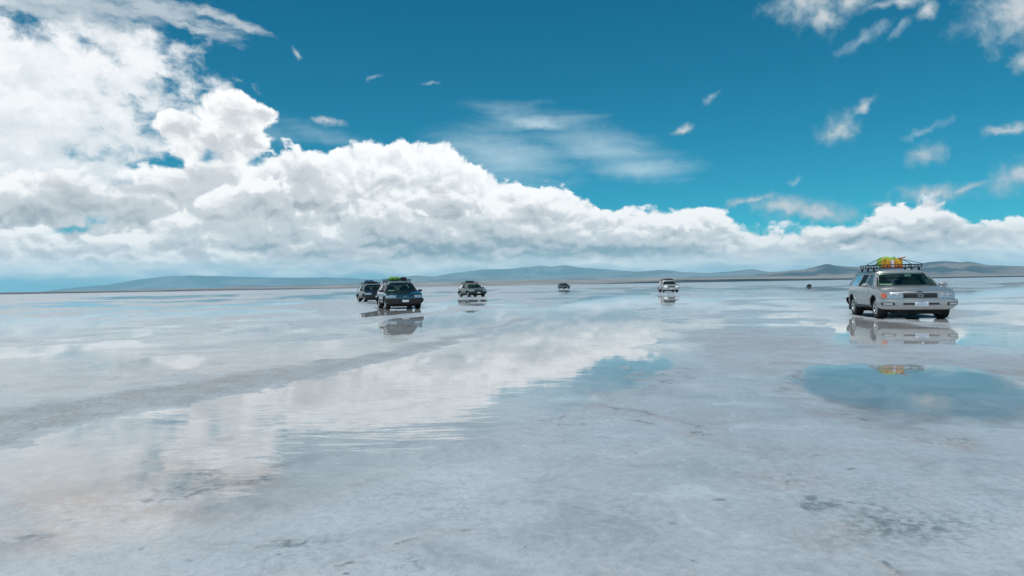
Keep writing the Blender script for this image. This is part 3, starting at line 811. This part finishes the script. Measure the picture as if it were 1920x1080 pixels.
class Part:
    """collects shapes for one mesh"""
    def __init__(s): s.bm = bmesh.new()
    def grid(s, rows, wrap=False):
        vs = [[s.bm.verts.new(p) for p in r] for r in rows]
        n = len(rows[0])
        for i in range(len(rows) - 1):
            for j in range(n - 1 + (1 if wrap else 0)):
                q = [vs[i][j], vs[i][(j + 1) % n], vs[i + 1][(j + 1) % n], vs[i + 1][j]]
                if len({tuple(v.co) for v in q}) == 4:
                    try: s.bm.faces.new(q)
                    except ValueError: pass
        return vs
    def patch(s, s0, s1, z0, z1, off, th=0.0, ns=6, nz=3, rnd=0.0):
        """piece of skin lying on the body, th thick"""
        rows = []
        for i in range(nz + 1):
            z = z0 + (z1 - z0) * i / nz
            rows.append([body_pt(s0 + (s1 - s0) * j / ns, z, off) for j in range(ns + 1)])
        s.grid(rows)
        if th:
            back = [[body_pt(s0 + (s1 - s0) * j / ns, z0 + (z1 - z0) * i / nz, off - th) for j in range(ns + 1)] for i in range(nz + 1)]
            s.grid([rows[0], back[0]]); s.grid([rows[-1], back[-1]])
            s.grid([[r[0] for r in rows], [r[0] for r in back]]); s.grid([[r[-1] for r in rows], [r[-1] for r in back]])
        return s
    def box(s, c, d, rot=None, bev=0.0):
        r = bmesh.ops.create_cube(s.bm, size=1.0)
        M = Matrix.Translation(c) @ (rot or Matrix.Identity(4)) @ Matrix.Diagonal((d[0], d[1], d[2], 1))
        bmesh.ops.transform(s.bm, matrix=M, verts=r['verts'])
        if bev:
            es = {e for v in r['verts'] for e in v.link_edges}
            bmesh.ops.bevel(s.bm, geom=list(es), offset=bev, segments=2, affect='EDGES', profile=0.5)
        return s
    def tube(s, pts, rad, n=8, closed=False):
        P = [Vector(p) for p in pts]
        rings = []
        m = len(P)
        for i, p in enumerate(P):
            a = P[(i - 1) % m] if (closed or i > 0) else p
            b = P[(i + 1) % m] if (closed or i < m - 1) else p
            t = (b - a).normalized()
            u = t.cross(Vector((0, 0, 1)))
            if u.length < 0.05: u = t.cross(Vector((1, 0, 0)))
            u.normalize(); v = t.cross(u)
            rings.append([tuple(p + (u * math.cos(2 * PI * k / n) + v * math.sin(2 * PI * k / n)) * rad) for k in range(n)])
        if closed: rings.append(rings[0])
        vs = s.grid(rings, True)
        if not closed:
            for r in (vs[0], vs[-1]):
                try: s.bm.faces.new(r)
                except ValueError: pass
        return s
    def lathe(s, prof, c, n=28):
        """profile (offset along X, radius) turned about an axle along X"""
        rows = [[(c[0] + a, c[1] + r * math.cos(2 * PI * k / n), c[2] + r * math.sin(2 * PI * k / n)) for k in range(n)] for a, r in prof]
        s.grid(rows, True)
        return s
    def ball(s, c, d, sub=2, power=None):
        r = bmesh.ops.create_icosphere(s.bm, subdivisions=sub, radius=1.0)
        for v in r['verts']:
            p = v.co
            if power:
                k = (abs(p.x) ** power + abs(p.y) ** power + abs(p.z) ** power) ** (1 / power)
                p = p / k
            v.co = Vector((c[0] + p.x * d[0], c[1] + p.y * d[1], c[2] + p.z * d[2]))
        return s
    def build(s, name, mat, parent=None, M=None, smooth=True, sharp=35):
        bmesh.ops.remove_doubles(s.bm, verts=s.bm.verts, dist=0.0005)
        bmesh.ops.recalc_face_normals(s.bm, faces=s.bm.faces)
        if M is not None: bmesh.ops.transform(s.bm, matrix=M, verts=s.bm.verts)
        for e in s.bm.edges:
            if len(e.link_faces) == 2 and e.calc_face_angle(0) > R(sharp): e.smooth = False
        for f in s.bm.faces: f.smooth = smooth
        me = bpy.data.meshes.new(name); s.bm.to_mesh(me); s.bm.free()
        me.materials.append(MT[mat] if isinstance(mat, str) else mat)
        o = bpy.data.objects.new(name, me); C.objects.link(o)
        if parent: o.parent = parent
        return o


def cab_x(z): return 0.905 - (z - 1.20) / 0.59 * 0.215     # flank of the cabin leans in


STRETCH = 1.33


def placed(cx, cy, yaw):
    """base point under image position, heading with yaw off the line of sight, and the matrix that gives this car its breadth"""
    p = ground_at(cx, cy)
    th = math.atan2(p[0], p[1])
    rz = -th + R(yaw)
    e = Vector((math.cos(th), -math.sin(th), 0))
    Mw = Matrix.Identity(3)
    for i in range(3):
        for j in range(3): Mw[i][j] += (STRETCH - 1) * e[i] * e[j]
    Rz = Matrix.Rotation(rz, 3, 'Z')
    return p, rz, (Rz.transposed() @ Mw @ Rz).to_4x4()


def empty(name, loc, rz, label, cat, group=None):
    o = bpy.data.objects.new(name, None); C.objects.link(o)
    o.location = loc; o.rotation_euler = (0, 0, rz); o.empty_display_size = 0.3
    o['label'] = label; o['category'] = cat
    if group: o['group'] = group
    return o


def build_car(cx, cy, yaw, label, paint, bumper, rim='alloy', lit=False, chrome_grille=False, bull=False, plate_blue=False, rack=True, detail=True):
    p, rz, M = placed(cx, cy, yaw)
    car = empty('off_road_car', (p[0], p[1], 0.0), rz, label, 'car', 'off-road cars driving over the salt flat')
    def B(pt, name, mat, parent=car, **k): return pt.build(name, mat, parent, M, **k)

    # body skin: nose, flanks with wheel arches, tail, bonnet and belt
    svals = np.unique(np.concatenate([np.linspace(0, 0.9, 10), np.linspace(0.9, SMAX - 1.0, 78), np.linspace(SMAX - 1.0, SMAX, 10)]))
    cols, ys = [], []
    for sv_ in svals:
        x, y, _ = body_pt(sv_, 0.8)
        flank = x > 0.80
        zb, zt = bot_z(y, flank), top_z(y)
        cols.append([body_pt(sv_, zb + (zt - zb) * t) for t in np.linspace(0, 1, 9)]); ys.append(y)
    b = Part()
    right = [list(c) for c in cols]
    left = [[(-q[0], q[1], q[2]) for q in c] for c in cols]
    b.grid(right); b.grid(left)
    top = []
    for c in cols:
        q = c[-1]
        cr = 0.045 if q[1] < -1.0 else 0.0
        top.append([(q[0] * k, q[1], q[2] + cr * (1 - k * k) + (0.010 if q[1] < -1.0 and 0.30 < abs(k) < 0.62 else 0)) for k in np.linspace(-1, 1, 15)])
    b.grid(top[1:])
    B(b, 'body', paint, sharp=40)
    # bonnet shut line
    # dark underside and wheel housings
    u = Part(); u.box((0, 0, 0.50), (1.34, 4.2, 0.44)); u.box((0, 0.05, 0.87), (1.76, 4.0, 0.30))
    u.box((0.0, 0.2, 0.27), (1.1, 2.6, 0.14)); u.box((0, -1.95, 0.31), (1.2, 0.5, 0.22)); u.box((0, 2.05, 0.33), (0.9, 0.6, 0.22)); u.box((0.1, -0.4, 0.25), (0.7, 1.5, 0.10)); u.box((0, AX_R, 0.28), (1.3, 0.2, 0.18)); u.ball((0.05, AX_R, 0.30), (0.17, 0.17, 0.15)); u.box((0, AX_F - 0.1, 0.29), (1.3, 0.30, 0.12)); u.box((-0.4, 1.0, 0.27), (0.3, 1.4, 0.10)); u.box((0.35, 2.0, 0.32), (0.25, 0.4, 0.16))
    B(u, 'underbody', 'under')
    # bumpers
    prof = [(0.365, -0.10), (0.375, -0.01), (0.42, 0.04), (0.50, 0.075), (0.60, 0.088), (0.69, 0.084), (0.755, 0.062), (0.783, -0.02)]
    fb = Part(); fb.grid([[body_pt(t, z, o) for t in np.linspace(-1.30, 1.30, 31)] for z, o in prof]); fbo = B(fb, 'front_bumper', bumper)
    rb = Part()
    rb.grid([[body_pt(t, z, o) for t in np.linspace(SMAX - 1.15, SMAX, 14)] for z, o in prof])
    rb.grid([[body_pt(-t, z, o) for t in np.linspace(SMAX - 1.15, SMAX, 14)] for z, o in prof]); B(rb, 'rear_bumper', bumper)
    if detail:
        sl = Part(); sl.patch(-0.46, 0.46, 0.555, 0.625, 0.094, 0.03, 10, 1); B(sl, 'air_slot', 'black_plastic', fbo)
        for sd_ in (-1, 1):
            f = Part(); f.patch(sd_ * 0.66, sd_ * 0.96, 0.535, 0.645, 0.093, 0.03, 5, 1); fo = B(f, 'fog_light', 'black_plastic', fbo)
            if bumper not in ('black_plastic',):
                f = Part(); f.patch(sd_ * 0.71, sd_ * 0.91, 0.555, 0.625, 0.097, 0.003, 4, 1); B(f, 'fog_lens', 'lens', fo)
    pl = Part(); pl.box((0, -2.560, 0.590), (0.34, 0.012, 0.155), Matrix.Rotation(R(-3), 4, 'X'), 0.004); po = B(pl, 'number_plate', 'plate')
    if detail and plate_blue:
        k = Part()
        for i, q in enumerate((-.12, -.085, -.045, 0.0, .04, .085, .12)): k.box((q, -2.5685, 0.580), (0.016 + 0.006 * (i % 2), 0.003, 0.062))
        k.box((0, -2.5655, 0.650), (0.16, 0.003, 0.018)); B(k, 'plate_marks', 'plate_ink', po)
    # grille with bars and badge
    gr = Part(); gr.patch(-0.43, 0.43, 0.812, 0.992, 0.012, 0.03, 12, 3); go = B(gr, 'grille', 'black_plastic')
    gb = Part()
    for z in (0.835, 0.878, 0.921, 0.964): gb.patch(-0.41, 0.41, z, z + 0.010, 0.018, 0.008, 10, 1)
    B(gb, 'grille_bars', 'chrome' if chrome_grille else 'black_plastic', go)
    gs = Part(); gs.patch(-0.45, 0.45, 0.992, 1.018, 0.022, 0.03, 12, 1); gs.patch(-0.45, 0.45, 0.790, 0.812, 0.020, 0.03, 12, 1)
    B(gs, 'grille_surround', 'chrome' if chrome_grille else paint, go)
    em = Part()
    def ell(a, c, z0): return [(a * math.cos(t), -2.452 + 0.02, z0 + c * math.sin(t)) for t in np.linspace(0, 2 * PI, 21)[:-1]]
    em.tube(ell(0.085, 0.055, 0.905), 0.008, 6, True); em.tube(ell(0.030, 0.053, 0.905), 0.006, 6, True)
    em.tube([(q[0], q[1], q[2] + 0.022) for q in ell(0.058, 0.026, 0.905)], 0.006, 6, True)
    for v in em.bm.verts: v.co.y -= 0.03
    B(em, 'badge', 'chrome', go)
    # lamps
    for sd_ in (-1, 1):
        h = Part(); h.patch(sd_ * 0.47, sd_ * 0.84, 0.808, 0.995, 0.014, 0.03, 7, 4); ho = B(h, 'headlight', 'lens_lit' if lit else 'lens')
        if detail and not lit:
            h = Part(); h.ball(body_pt(sd_ * 0.57, 0.90, 0.004), (0.06, 0.02, 0.055)); h.ball(body_pt(sd_ * 0.72, 0.90, 0.004), (0.055, 0.02, 0.05)); B(h, 'reflector', 'alloy', ho)
        a = Part(); a.patch(sd_ * 0.85, sd_ * 1.06, 0.815, 0.985, 0.013, 0.03, 6, 3); B(a, 'indicator', 'amber' if detail and sd_ < 0 and bumper == paint else 'lens')
        t = Part(); t.patch(sd_ * (SMAX - 0.85), sd_ * (SMAX - 0.62), 0.85, 1.15, 0.012, 0.03, 4, 3); B(t, 'tail_light', 'red_lens')
    # doors, handles, mouldings, steps
    for sd_ in (-1, 1):
        for y0, y1 in ((-0.93, 0.08), (0.10, 0.98)):
            d = Part(); d.patch(sd_ * s_at(y0), sd_ * s_at(y1), 0.50, 1.225, 0.007, 0.012, 8, 6); do = B(d, 'door', paint)
            hd = Part()
            q = body_pt(sd_ * s_at(y1 - 0.16), 1.06, 0.02); hd.box(q, (0.03, 0.19, 0.035), None, 0.008); B(hd, 'handle', paint, do)
        mo = Part(); mo.patch(sd_ * s_at(-0.92), sd_ * s_at(0.97), 0.60, 0.69, 0.020, 0.014, 14, 1); B(mo, 'side_moulding', paint if bumper == paint else 'black_plastic')
        st = Part(); st.box((sd_ * 0.93, 0.0, 0.43), (0.16, 1.72, 0.05), None, 0.015); B(st, 'running_board', 'black_plastic')
        for ax in (AX_F, AX_R):
            fl = Part()
            pts = []
            for t in np.linspace(-0.12, PI + 0.12, 20):
                yy, zz = ax + 0.53 * math.cos(t), WR + 0.53 * math.sin(t)
                pts.append((sd_ * (body_pt(s_at(yy), max(zz, 0.45))[0] + 0.008), yy, max(zz, 0.42)))
            fl.tube(pts, 0.022, 6); B(fl, 'arch_flare', paint if bumper == paint else 'black_plastic')
        mf = Part(); mf.box((sd_ * 0.80, AX_R + 0.52, 0.40), (0.30, 0.012, 0.36)); B(mf, 'mud_flap', 'rubber')
    # wheels
    for sd_ in (-1, 1):
        for ax in (AX_F, AX_R):
            c = (sd_ * 0.80, ax, WR)
            w = Part(); w.lathe([(sd_ * a, r) for a, r in [(-.12, .25), (-.135, .335), (-.12, .388), (-.07, .407), (0, .41), (.07, .407), (.12, .388), (.135, .335), (.115, .25)]], c, 30)
            for k in range(30):
                t = 2 * PI * k / 30
                w.box((c[0], c[1] + .407 * math.cos(t), c[2] + .407 * math.sin(t)), (.17, .03, .012), Matrix.Rotation(t + PI / 2, 4, 'X'))
            for v in w.bm.verts: v.co.z = max(v.co.z, 0.0)
            wo = B(w, 'wheel', 'rubber')
            r_ = Part(); r_.lathe([(sd_ * a, r) for a, r in [(.115, .255), (.122, .25), (.11, .225), (.03, .215), (.03, .0001)]], c, 28)
            B(r_, 'rim', 'under', wo)
            sp = Part(); sp.lathe([(sd_ * a, r) for a, r in [(.124, .258), (.128, .25), (.118, .215), (.10, .212)]], c, 28)
            sp.lathe([(sd_ * a, r) for a, r in [(.06, .085), (.105, .08), (.115, .05), (.118, .0001)]], c, 18)
            for k in range(6):
                t = 2 * PI * k / 6 + 0.3
                sp.box((c[0] + sd_ * 0.088, c[1] + .145 * math.cos(t), c[2] + .145 * math.sin(t)), (.035, .17, .085), Matrix.Rotation(t, 4, 'X'), 0.01)
            B(sp, 'spokes', rim, wo)
    # cabin: pillars and roof
    cf = Part()
    def pillar(sd_, a0, a1, b0, b1, z0=1.235, z1=1.80, tb=0.05, tt=0.05):
        """upright between belt stations a0-a1 and roof stations b0-b1"""
        o = [(sd_ * cab_x(z0), a0, z0), (sd_ * cab_x(z0), a1, z0), (sd_ * cab_x(z1), b1, z1), (sd_ * cab_x(z1), b0, z1)]
        i = [(q[0] - sd_ * (tb if j < 2 else tt), q[1] - (0.05 if tb > .1 else 0), q[2]) for j, q in enumerate(o)]
        cf.grid([o[:2], [o[3], o[2]]]); cf.grid([i[:2], [i[3], i[2]]])
        cf.grid([[o[0], i[0]], [o[3], i[3]]]); cf.grid([[o[1], i[1]], [o[2], i[2]]])
    zr = 1.77
    for sd_ in (-1, 1):
        pillar(sd_, -1.06, -0.95, -0.45, -0.33, 1.225, 1.80, 0.15, 0.08)
        pillar(sd_, 0.05, 0.15, 0.08, 0.18); pillar(sd_, 0.94, 1.06, 0.93, 1.05); pillar(sd_, 2.18, 2.36, 1.88, 2.04)
        pillar(sd_, -0.42, 2.02, -0.42, 2.02, 1.735, 1.80)
    roof = []
    for y in np.linspace(0, 1, 14):
        row = []
        for k in np.linspace(-1, 1, 17):
            yy = -0.50 + y * 2.56 + (0.07 * k * k if y < 0.01 else 0) - (0.05 * k * k if y > 0.99 else 0)
            hw = 0.70
            x = hw * math.copysign(min(1, abs(k) ** 0.85), k)
            z = 1.795 + 0.135 * math.sin(PI * min(1, 0.20 + y * 0.74)) ** 0.32 * (1 - abs(k) ** 3.2)
            row.append((x, yy, z))
        roof.append(row)
    ks = np.linspace(-1, 1, 17)
    def hwk(k): return math.copysign(min(1, abs(k) ** 0.85), k)
    roof.insert(0, [(0.685 * hwk(k), -0.545 + 0.07 * k * k, 1.772 + 0.012 * (1 - k * k)) for k in ks])
    roof.append([(0.68 * hwk(k), 2.075 - 0.05 * k * k, 1.77) for k in ks])
    B(cf, 'cabin_pillars', paint, sharp=30)
    rf = Part(); rf.grid(roof); rf.grid([[(q[0], q[1], q[2] - 0.05) for q in r] for r in roof]); B(rf, 'roof', paint)
    if detail:
        gt = Part()
        for sd_ in (-1, 1): gt.tube([(sd_ * 0.64, -0.35, 1.86), (sd_ * 0.65, 0.8, 1.875), (sd_ * 0.64, 1.95, 1.85)], 0.012, 6)
        B(gt, 'roof_gutters', 'black_plastic')
    # glass
    ws = Part(); rows = []
    for t in np.linspace(0, 1, 7):
        hw = 0.785 + (0.635 - 0.785) * t
        rows.append([(hw * k, (-1.24 + 0.16 * k * k) * (1 - t) + (-0.515 + 0.07 * k * k) * t, 1.265 + 0.503 * t + 0.012 * (1 - k * k) + 0.02 * math.sin(PI * t)) for k in np.linspace(-1, 1, 13)])
    ws.grid(rows); wso = B(ws, 'windscreen', 'glass')
    sl = Part()
    sl.tube(rows[0], 0.016, 6); sl.tube(rows[-1], 0.016, 6); sl.tube([r[0] for r in rows], 0.018, 6); sl.tube([r[-1] for r in rows], 0.018, 6)
    B(sl, 'windscreen_seal', 'rubber', wso)
    for x0, x1 in ((-0.60, -0.02), (0.05, 0.62)):
        wp = Part(); wp.tube([(x0, -1.24 + .16 * (x0 / .785) ** 2, 1.282), ((x0 + x1) / 2, -1.235, 1.292), (x1, -1.225 + .12 * (x1 / .785) ** 2, 1.302)], 0.010, 5); B(wp, 'wiper', 'black_plastic')
    for sd_ in (-1, 1):
        for (a0, a1, b0, b1) in ((-0.94, 0.05, -0.32, 0.08), (0.15, 0.94, 0.18, 0.93), (1.06, 2.18, 1.05, 1.88)):
            wn = Part(); z0, z1 = 1.255, 1.735
            k0 = (z0 - 1.235) / .565; k1 = (z1 - 1.235) / .565
            def at(a, bb, k): return a + (bb - a) * k
            wn.grid([[(sd_ * (cab_x(z0) - .02), at(a0, b0, k0), z0), (sd_ * (cab_x(z0) - .02), at(a1, b1, k0), z0)], [(sd_ * (cab_x(z1) - .02), at(a0, b0, k1), z1), (sd_ * (cab_x(z1) - .02), at(a1, b1, k1), z1)]])
            B(wn, 'side_window', 'glass_dark' if a0 < 1.0 else 'glass')
    rw = Part(); rw.grid([[(k * 0.84, 2.36, 1.24) for k in np.linspace(-1, 1, 7)], [(k * 0.66, 2.05, 1.78) for k in np.linspace(-1, 1, 7)]]); B(rw, 'rear_window', 'glass_dark')
    # cabin fittings seen through the glass
    da = Part(); da.box((0, -0.72, 1.25), (1.55, 0.75, 0.09), None, 0.03); da.box((0, 0.7, 1.225), (1.66, 3.0, 0.02)); dao = B(da, 'dashboard', 'dash')
    sw = Part(); sw.tube([(0.38 + .17 * math.cos(t), -0.50 + .05 * math.sin(t), 1.26 + .15 * math.sin(t)) for t in np.linspace(0, 2 * PI, 17)[:-1]], 0.014, 6, True); B(sw, 'steering_wheel', 'black_plastic', dao)
    if detail:
        pp = Part(); pp.box((-0.52, -0.95, 1.32), (0.34, 0.12, 0.03), Matrix.Rotation(R(20), 4, 'X')); B(pp, 'papers', 'paper', dao)
        im = Part(); im.box((0, -0.46, 1.73), (0.22, 0.03, 0.06), None, 0.01); B(im, 'rear_view_mirror', 'black_plastic')
    for sx, sy in ((-0.40, -0.02), (0.40, -0.02), (-0.42, 0.95), (0.42, 0.95)):
        se = Part(); se.box((sx, sy, 1.34), (0.48, 0.14, 0.30), Matrix.Rotation(R(-10), 4, 'X'), 0.05); so = B(se, 'seat', 'seat')
        hr = Part(); hr.box((sx, sy + 0.03, 1.56), (0.26, 0.10, 0.16), None, 0.04); B(hr, 'headrest', 'seat', so)
    for sd_ in (-1, 1):
        mi = Part(); mi.ball((sd_ * 1.045, -0.80, 1.30), (0.115, 0.065, 0.085), 2, 3.0); mi.box((sd_ * 0.925, -0.80, 1.262), (0.10, 0.05, 0.05)); B(mi, 'wing_mirror', paint if bumper == paint else 'black_plastic')
    # roof rack
    if rack:
        rk = Part()
        y0, y1, hx = -0.30, 1.75, 0.63
        def ring(z, h=hx, e=0.0): return [(-h, y0 - e, z), (h, y0 - e, z), (h, y1 + e, z), (-h, y1 + e, z)]
        for z, h in ((2.005, hx - .02), (2.125, hx)):
            q = ring(z, h)
            for i in range(4): rk.tube([q[i], q[(i + 1) % 4]], 0.018, 6)
        for i in range(7):
            y = y0 + (y1 - y0) * i / 6
            for sd_ in (-1, 1): rk.tube([(sd_ * (hx - .02), y, 2.005), (sd_ * hx, y, 2.125)], 0.014, 6)
            rk.tube([(-hx + .02, y, 2.005), (hx - .02, y, 2.005)], 0.014, 6)
        for i in range(5):
            x = -hx + 2 * hx * i / 4
            rk.tube([(x * .97, y0, 2.005), (x, y0, 2.125)], 0.014, 6); rk.tube([(x * .97, y1, 2.005), (x, y1, 2.125)], 0.014, 6)
        for i in range(9): rk.box((-0.56 + 0.14 * i, (y0 + y1) / 2, 2.013), (0.05, y1 - y0, 0.008))
        rko = B(rk, 'roof_rack', 'rack')
        for sd_ in (-1, 1):
            for y in (0.0, 0.75, 1.5):
                ft = Part(); ft.box((sd_ * 0.63, y, 1.935), (0.05, 0.07, 0.16), None, 0.008); B(ft, 'rack_foot', 'rack', rko)
    return car, p, rz, M


def load(name, label, cat, car, at, make, group=None):
    """a thing lying in a roof rack; make(part-builder) adds its meshes. at = its own base in car space"""
    c, p, rz, M = car
    a = M @ Vector(at)
    w = Matrix.Rotation(rz, 3, 'Z') @ a
    o = empty(name, (p[0] + w[0], p[1] + w[1], w[2]), rz, label, cat, group)
    make(lambda pt, nm, mat, parent=None, **k: pt.build(nm, mat, parent or o, M, **k))
    return o


def jerrycan(cap):
    def mk(B):
        b = Part(); b.box((0, 0, 0.16), (0.215, 0.20, 0.32), None, 0.03)
        for sx in (-1, 1): b.box((sx * 0.042, -0.101, 0.16), (0.025, 0.012, 0.24), Matrix.Rotation(R(sx * 22), 4, 'Y'))
        bo = B(b, 'canister', 'yellow')
        h = Part(); h.tube([(-0.08, 0, 0.315), (-0.06, 0, 0.36), (0.03, 0, 0.36), (0.045, 0, 0.315)], 0.013, 6); B(h, 'handle', 'yellow')
        c = Part(); c.tube([(0.078, 0, 0.31), (0.088, 0, 0.36)], 0.025, 10); B(c, 'cap', cap)
        s_ = Part(); s_.box((0, -0.104, 0.03), (0.215, 0.012, 0.05)); B(s_, 'strap', 'red')
    return mk


def duffel(L, W, H, mat, band='black_cloth', seed=1):
    def mk(B):
        rnd = random.Random(seed)
        b = Part(); r = 0.0
        b.ball((0, 0, H / 2), (L / 2, W / 2, H / 2), 4, 3.2)
        for v in b.bm.verts:
            n = math.sin(v.co.x * 23 + seed) * math.cos(v.co.y * 19) * 0.05 + math.sin(v.co.x * 9 + v.co.z * 14 + seed) * 0.06
            v.co.z = max(0.0, v.co.z * (1 + n)); v.co.y *= 1 + n * .6
        B(b, 'bag', mat)
        for t in (-0.22, 0.22):
            s_ = Part(); s_.tube([(L * t, (W / 2 + .012) * math.cos(a), H / 2 + (H / 2 + .014) * math.sin(a)) for a in np.linspace(-0.3, PI + 0.3, 14)], 0.014, 6); B(s_, 'strap', band)
    return mk


silver = build_car(1681.5, 593.2, 14, 'large silver off-road car nearest the camera at the right, loaded with yellow fuel cans', 'silver', 'silver', plate_blue=True)
# load of the silver car
GZ = 2.018
load('fuel_can', 'yellow fuel can with a lime cap on the amber-lamp side of the white box', 'fuel can', silver, (-0.235, 0.25, GZ), jerrycan('lime'), 'fuel cans on the silver car')
load('fuel_can', 'yellow fuel can with a red cap next to the red tie and white box', 'fuel can', silver, (0.125, 0.25, GZ), jerrycan('red'), 'fuel cans on the silver car')


def white_box(B):
    b = Part(); b.box((0, 0, 0.15), (0.115, 0.22, 0.30), None, 0.015); B(b, 'box', 'white')
    for sx in (-1, 1):
        r_ = Part(); r_.box((sx * 0.05, -0.1115, 0.15), (0.018, 0.008, 0.28)); B(r_, 'edge_stripe', 'red')


load('storage_box', 'small white box with red edges between the two yellow fuel cans', 'box', silver, (-0.055, 0.25, GZ), white_box)
load('duffel_bag', 'lime green bag lying behind the yellow fuel cans on the silver car', 'bag', silver, (-0.06, 0.60, GZ), duffel(0.66, 0.42, 0.43, 'lime', 'black_cloth', 3))


def ropes(B):
    for pts in ([(-0.66, -0.55, 0.12), (-0.24, -0.1, 0.34)], [(0.66, -0.55, 0.12), (0.13, -0.1, 0.36)], [(-0.66, 0.55, 0.12), (-0.30, 0.25, 0.42)], [(0.66, 0.55, 0.12), (0.20, 0.25, 0.42)]):
        r_ = Part(); r_.tube(pts, 0.012, 6); B(r_, 'rope_length', 'rope')
    k = Part(); k.tube([(0.13, -0.02, 0.345), (0.29, -0.14, 0.42)], 0.022, 7); B(k, 'red_tie', 'red')


load('lashing_rope', 'dark lashing ropes slanting from the silver car\'s rack rails up to its load', 'rope', silver, (0, 0.25, GZ), ropes)

dark = build_car(748, 578.5, 8, 'dark green off-road car with bright green bag on top, front one of a close pair', 'dark_green', 'black_plastic', chrome_grille=True)
load('duffel_bag', 'bright lime green bag on the roof of the dark car with the white number plate', 'bag', dark, (-0.20, 0.15, GZ), duffel(0.66, 0.5, 0.30, 'green_cloth', 'black_cloth', 5))
load('duffel_bag', 'black bag beside the bright green one on the dark green car', 'bag', dark, (0.30, 0.22, GZ), duffel(0.34, 0.5, 0.27, 'black_cloth', 'black_cloth', 8))

rear = build_car(698, 565.5, 10, 'black off-road car half hidden behind the dark green one, with a blue bundle on top', 'black', 'black_plastic', detail=False)
load('duffel_bag', 'black bag filling the roof rack of the half-hidden black car', 'bag', rear, (0.0, 0.45, GZ), duffel(1.15, 0.7, 0.22, 'black_cloth', 'black_cloth', 11))
load('duffel_bag', 'blue bundle on the half-hidden black car', 'bag', rear, (-0.05, 1.10, GZ), duffel(0.75, 0.5, 0.42, 'blue_cloth', 'black_cloth', 12))

grey = build_car(885, 556.3, 17, 'grey-green off-road car with a black bumper and a black bag on its roof', 'grey_green', 'black_plastic', detail=False)
load('duffel_bag', 'black bag on the roof of the grey-green car', 'bag', grey, (-0.15, 0.3, GZ), duffel(0.95, 0.6, 0.30, 'black_cloth', 'black_cloth', 14))

tiny = build_car(1057.5, 541.2, 22, 'tiny charcoal off-road car, farthest away in the convoy', 'charcoal', 'black_plastic', detail=False)

pale = build_car(1253, 547.7, 9, 'distant pale silver off-road car with lit headlights and a flat dark load', 'silver_far', 'silver_far', lit=True, detail=False)
load('duffel_bag', 'flat maroon bag in the rack of the car with lit headlights', 'bag', pale, (0.1, 0.5, GZ), duffel(1.1, 0.8, 0.20, 'maroon_cloth', 'black_cloth', 17))


def far_lump():
    p = ground_at(1517, 537.5)
    b = Part(); b.ball((0, 0, 0.20), (0.55, 0.32, 0.30), 3, 2.6)
    for v in b.bm.verts:
        v.co *= 1 + 0.22 * math.sin(v.co.x * 7 + 1) * math.cos(v.co.y * 9) + 0.1 * math.sin(v.co.z * 17 + v.co.x * 5)
        v.co.z = max(v.co.z + v.co.x * 0.12, 0.0)
    o = b.build('rock', 'under'); o.location = (p[0], p[1], -0.003)
    o['label'] = 'small dark lump lying alone on the salt left of the silver car'; o['category'] = 'rock'


far_lump()
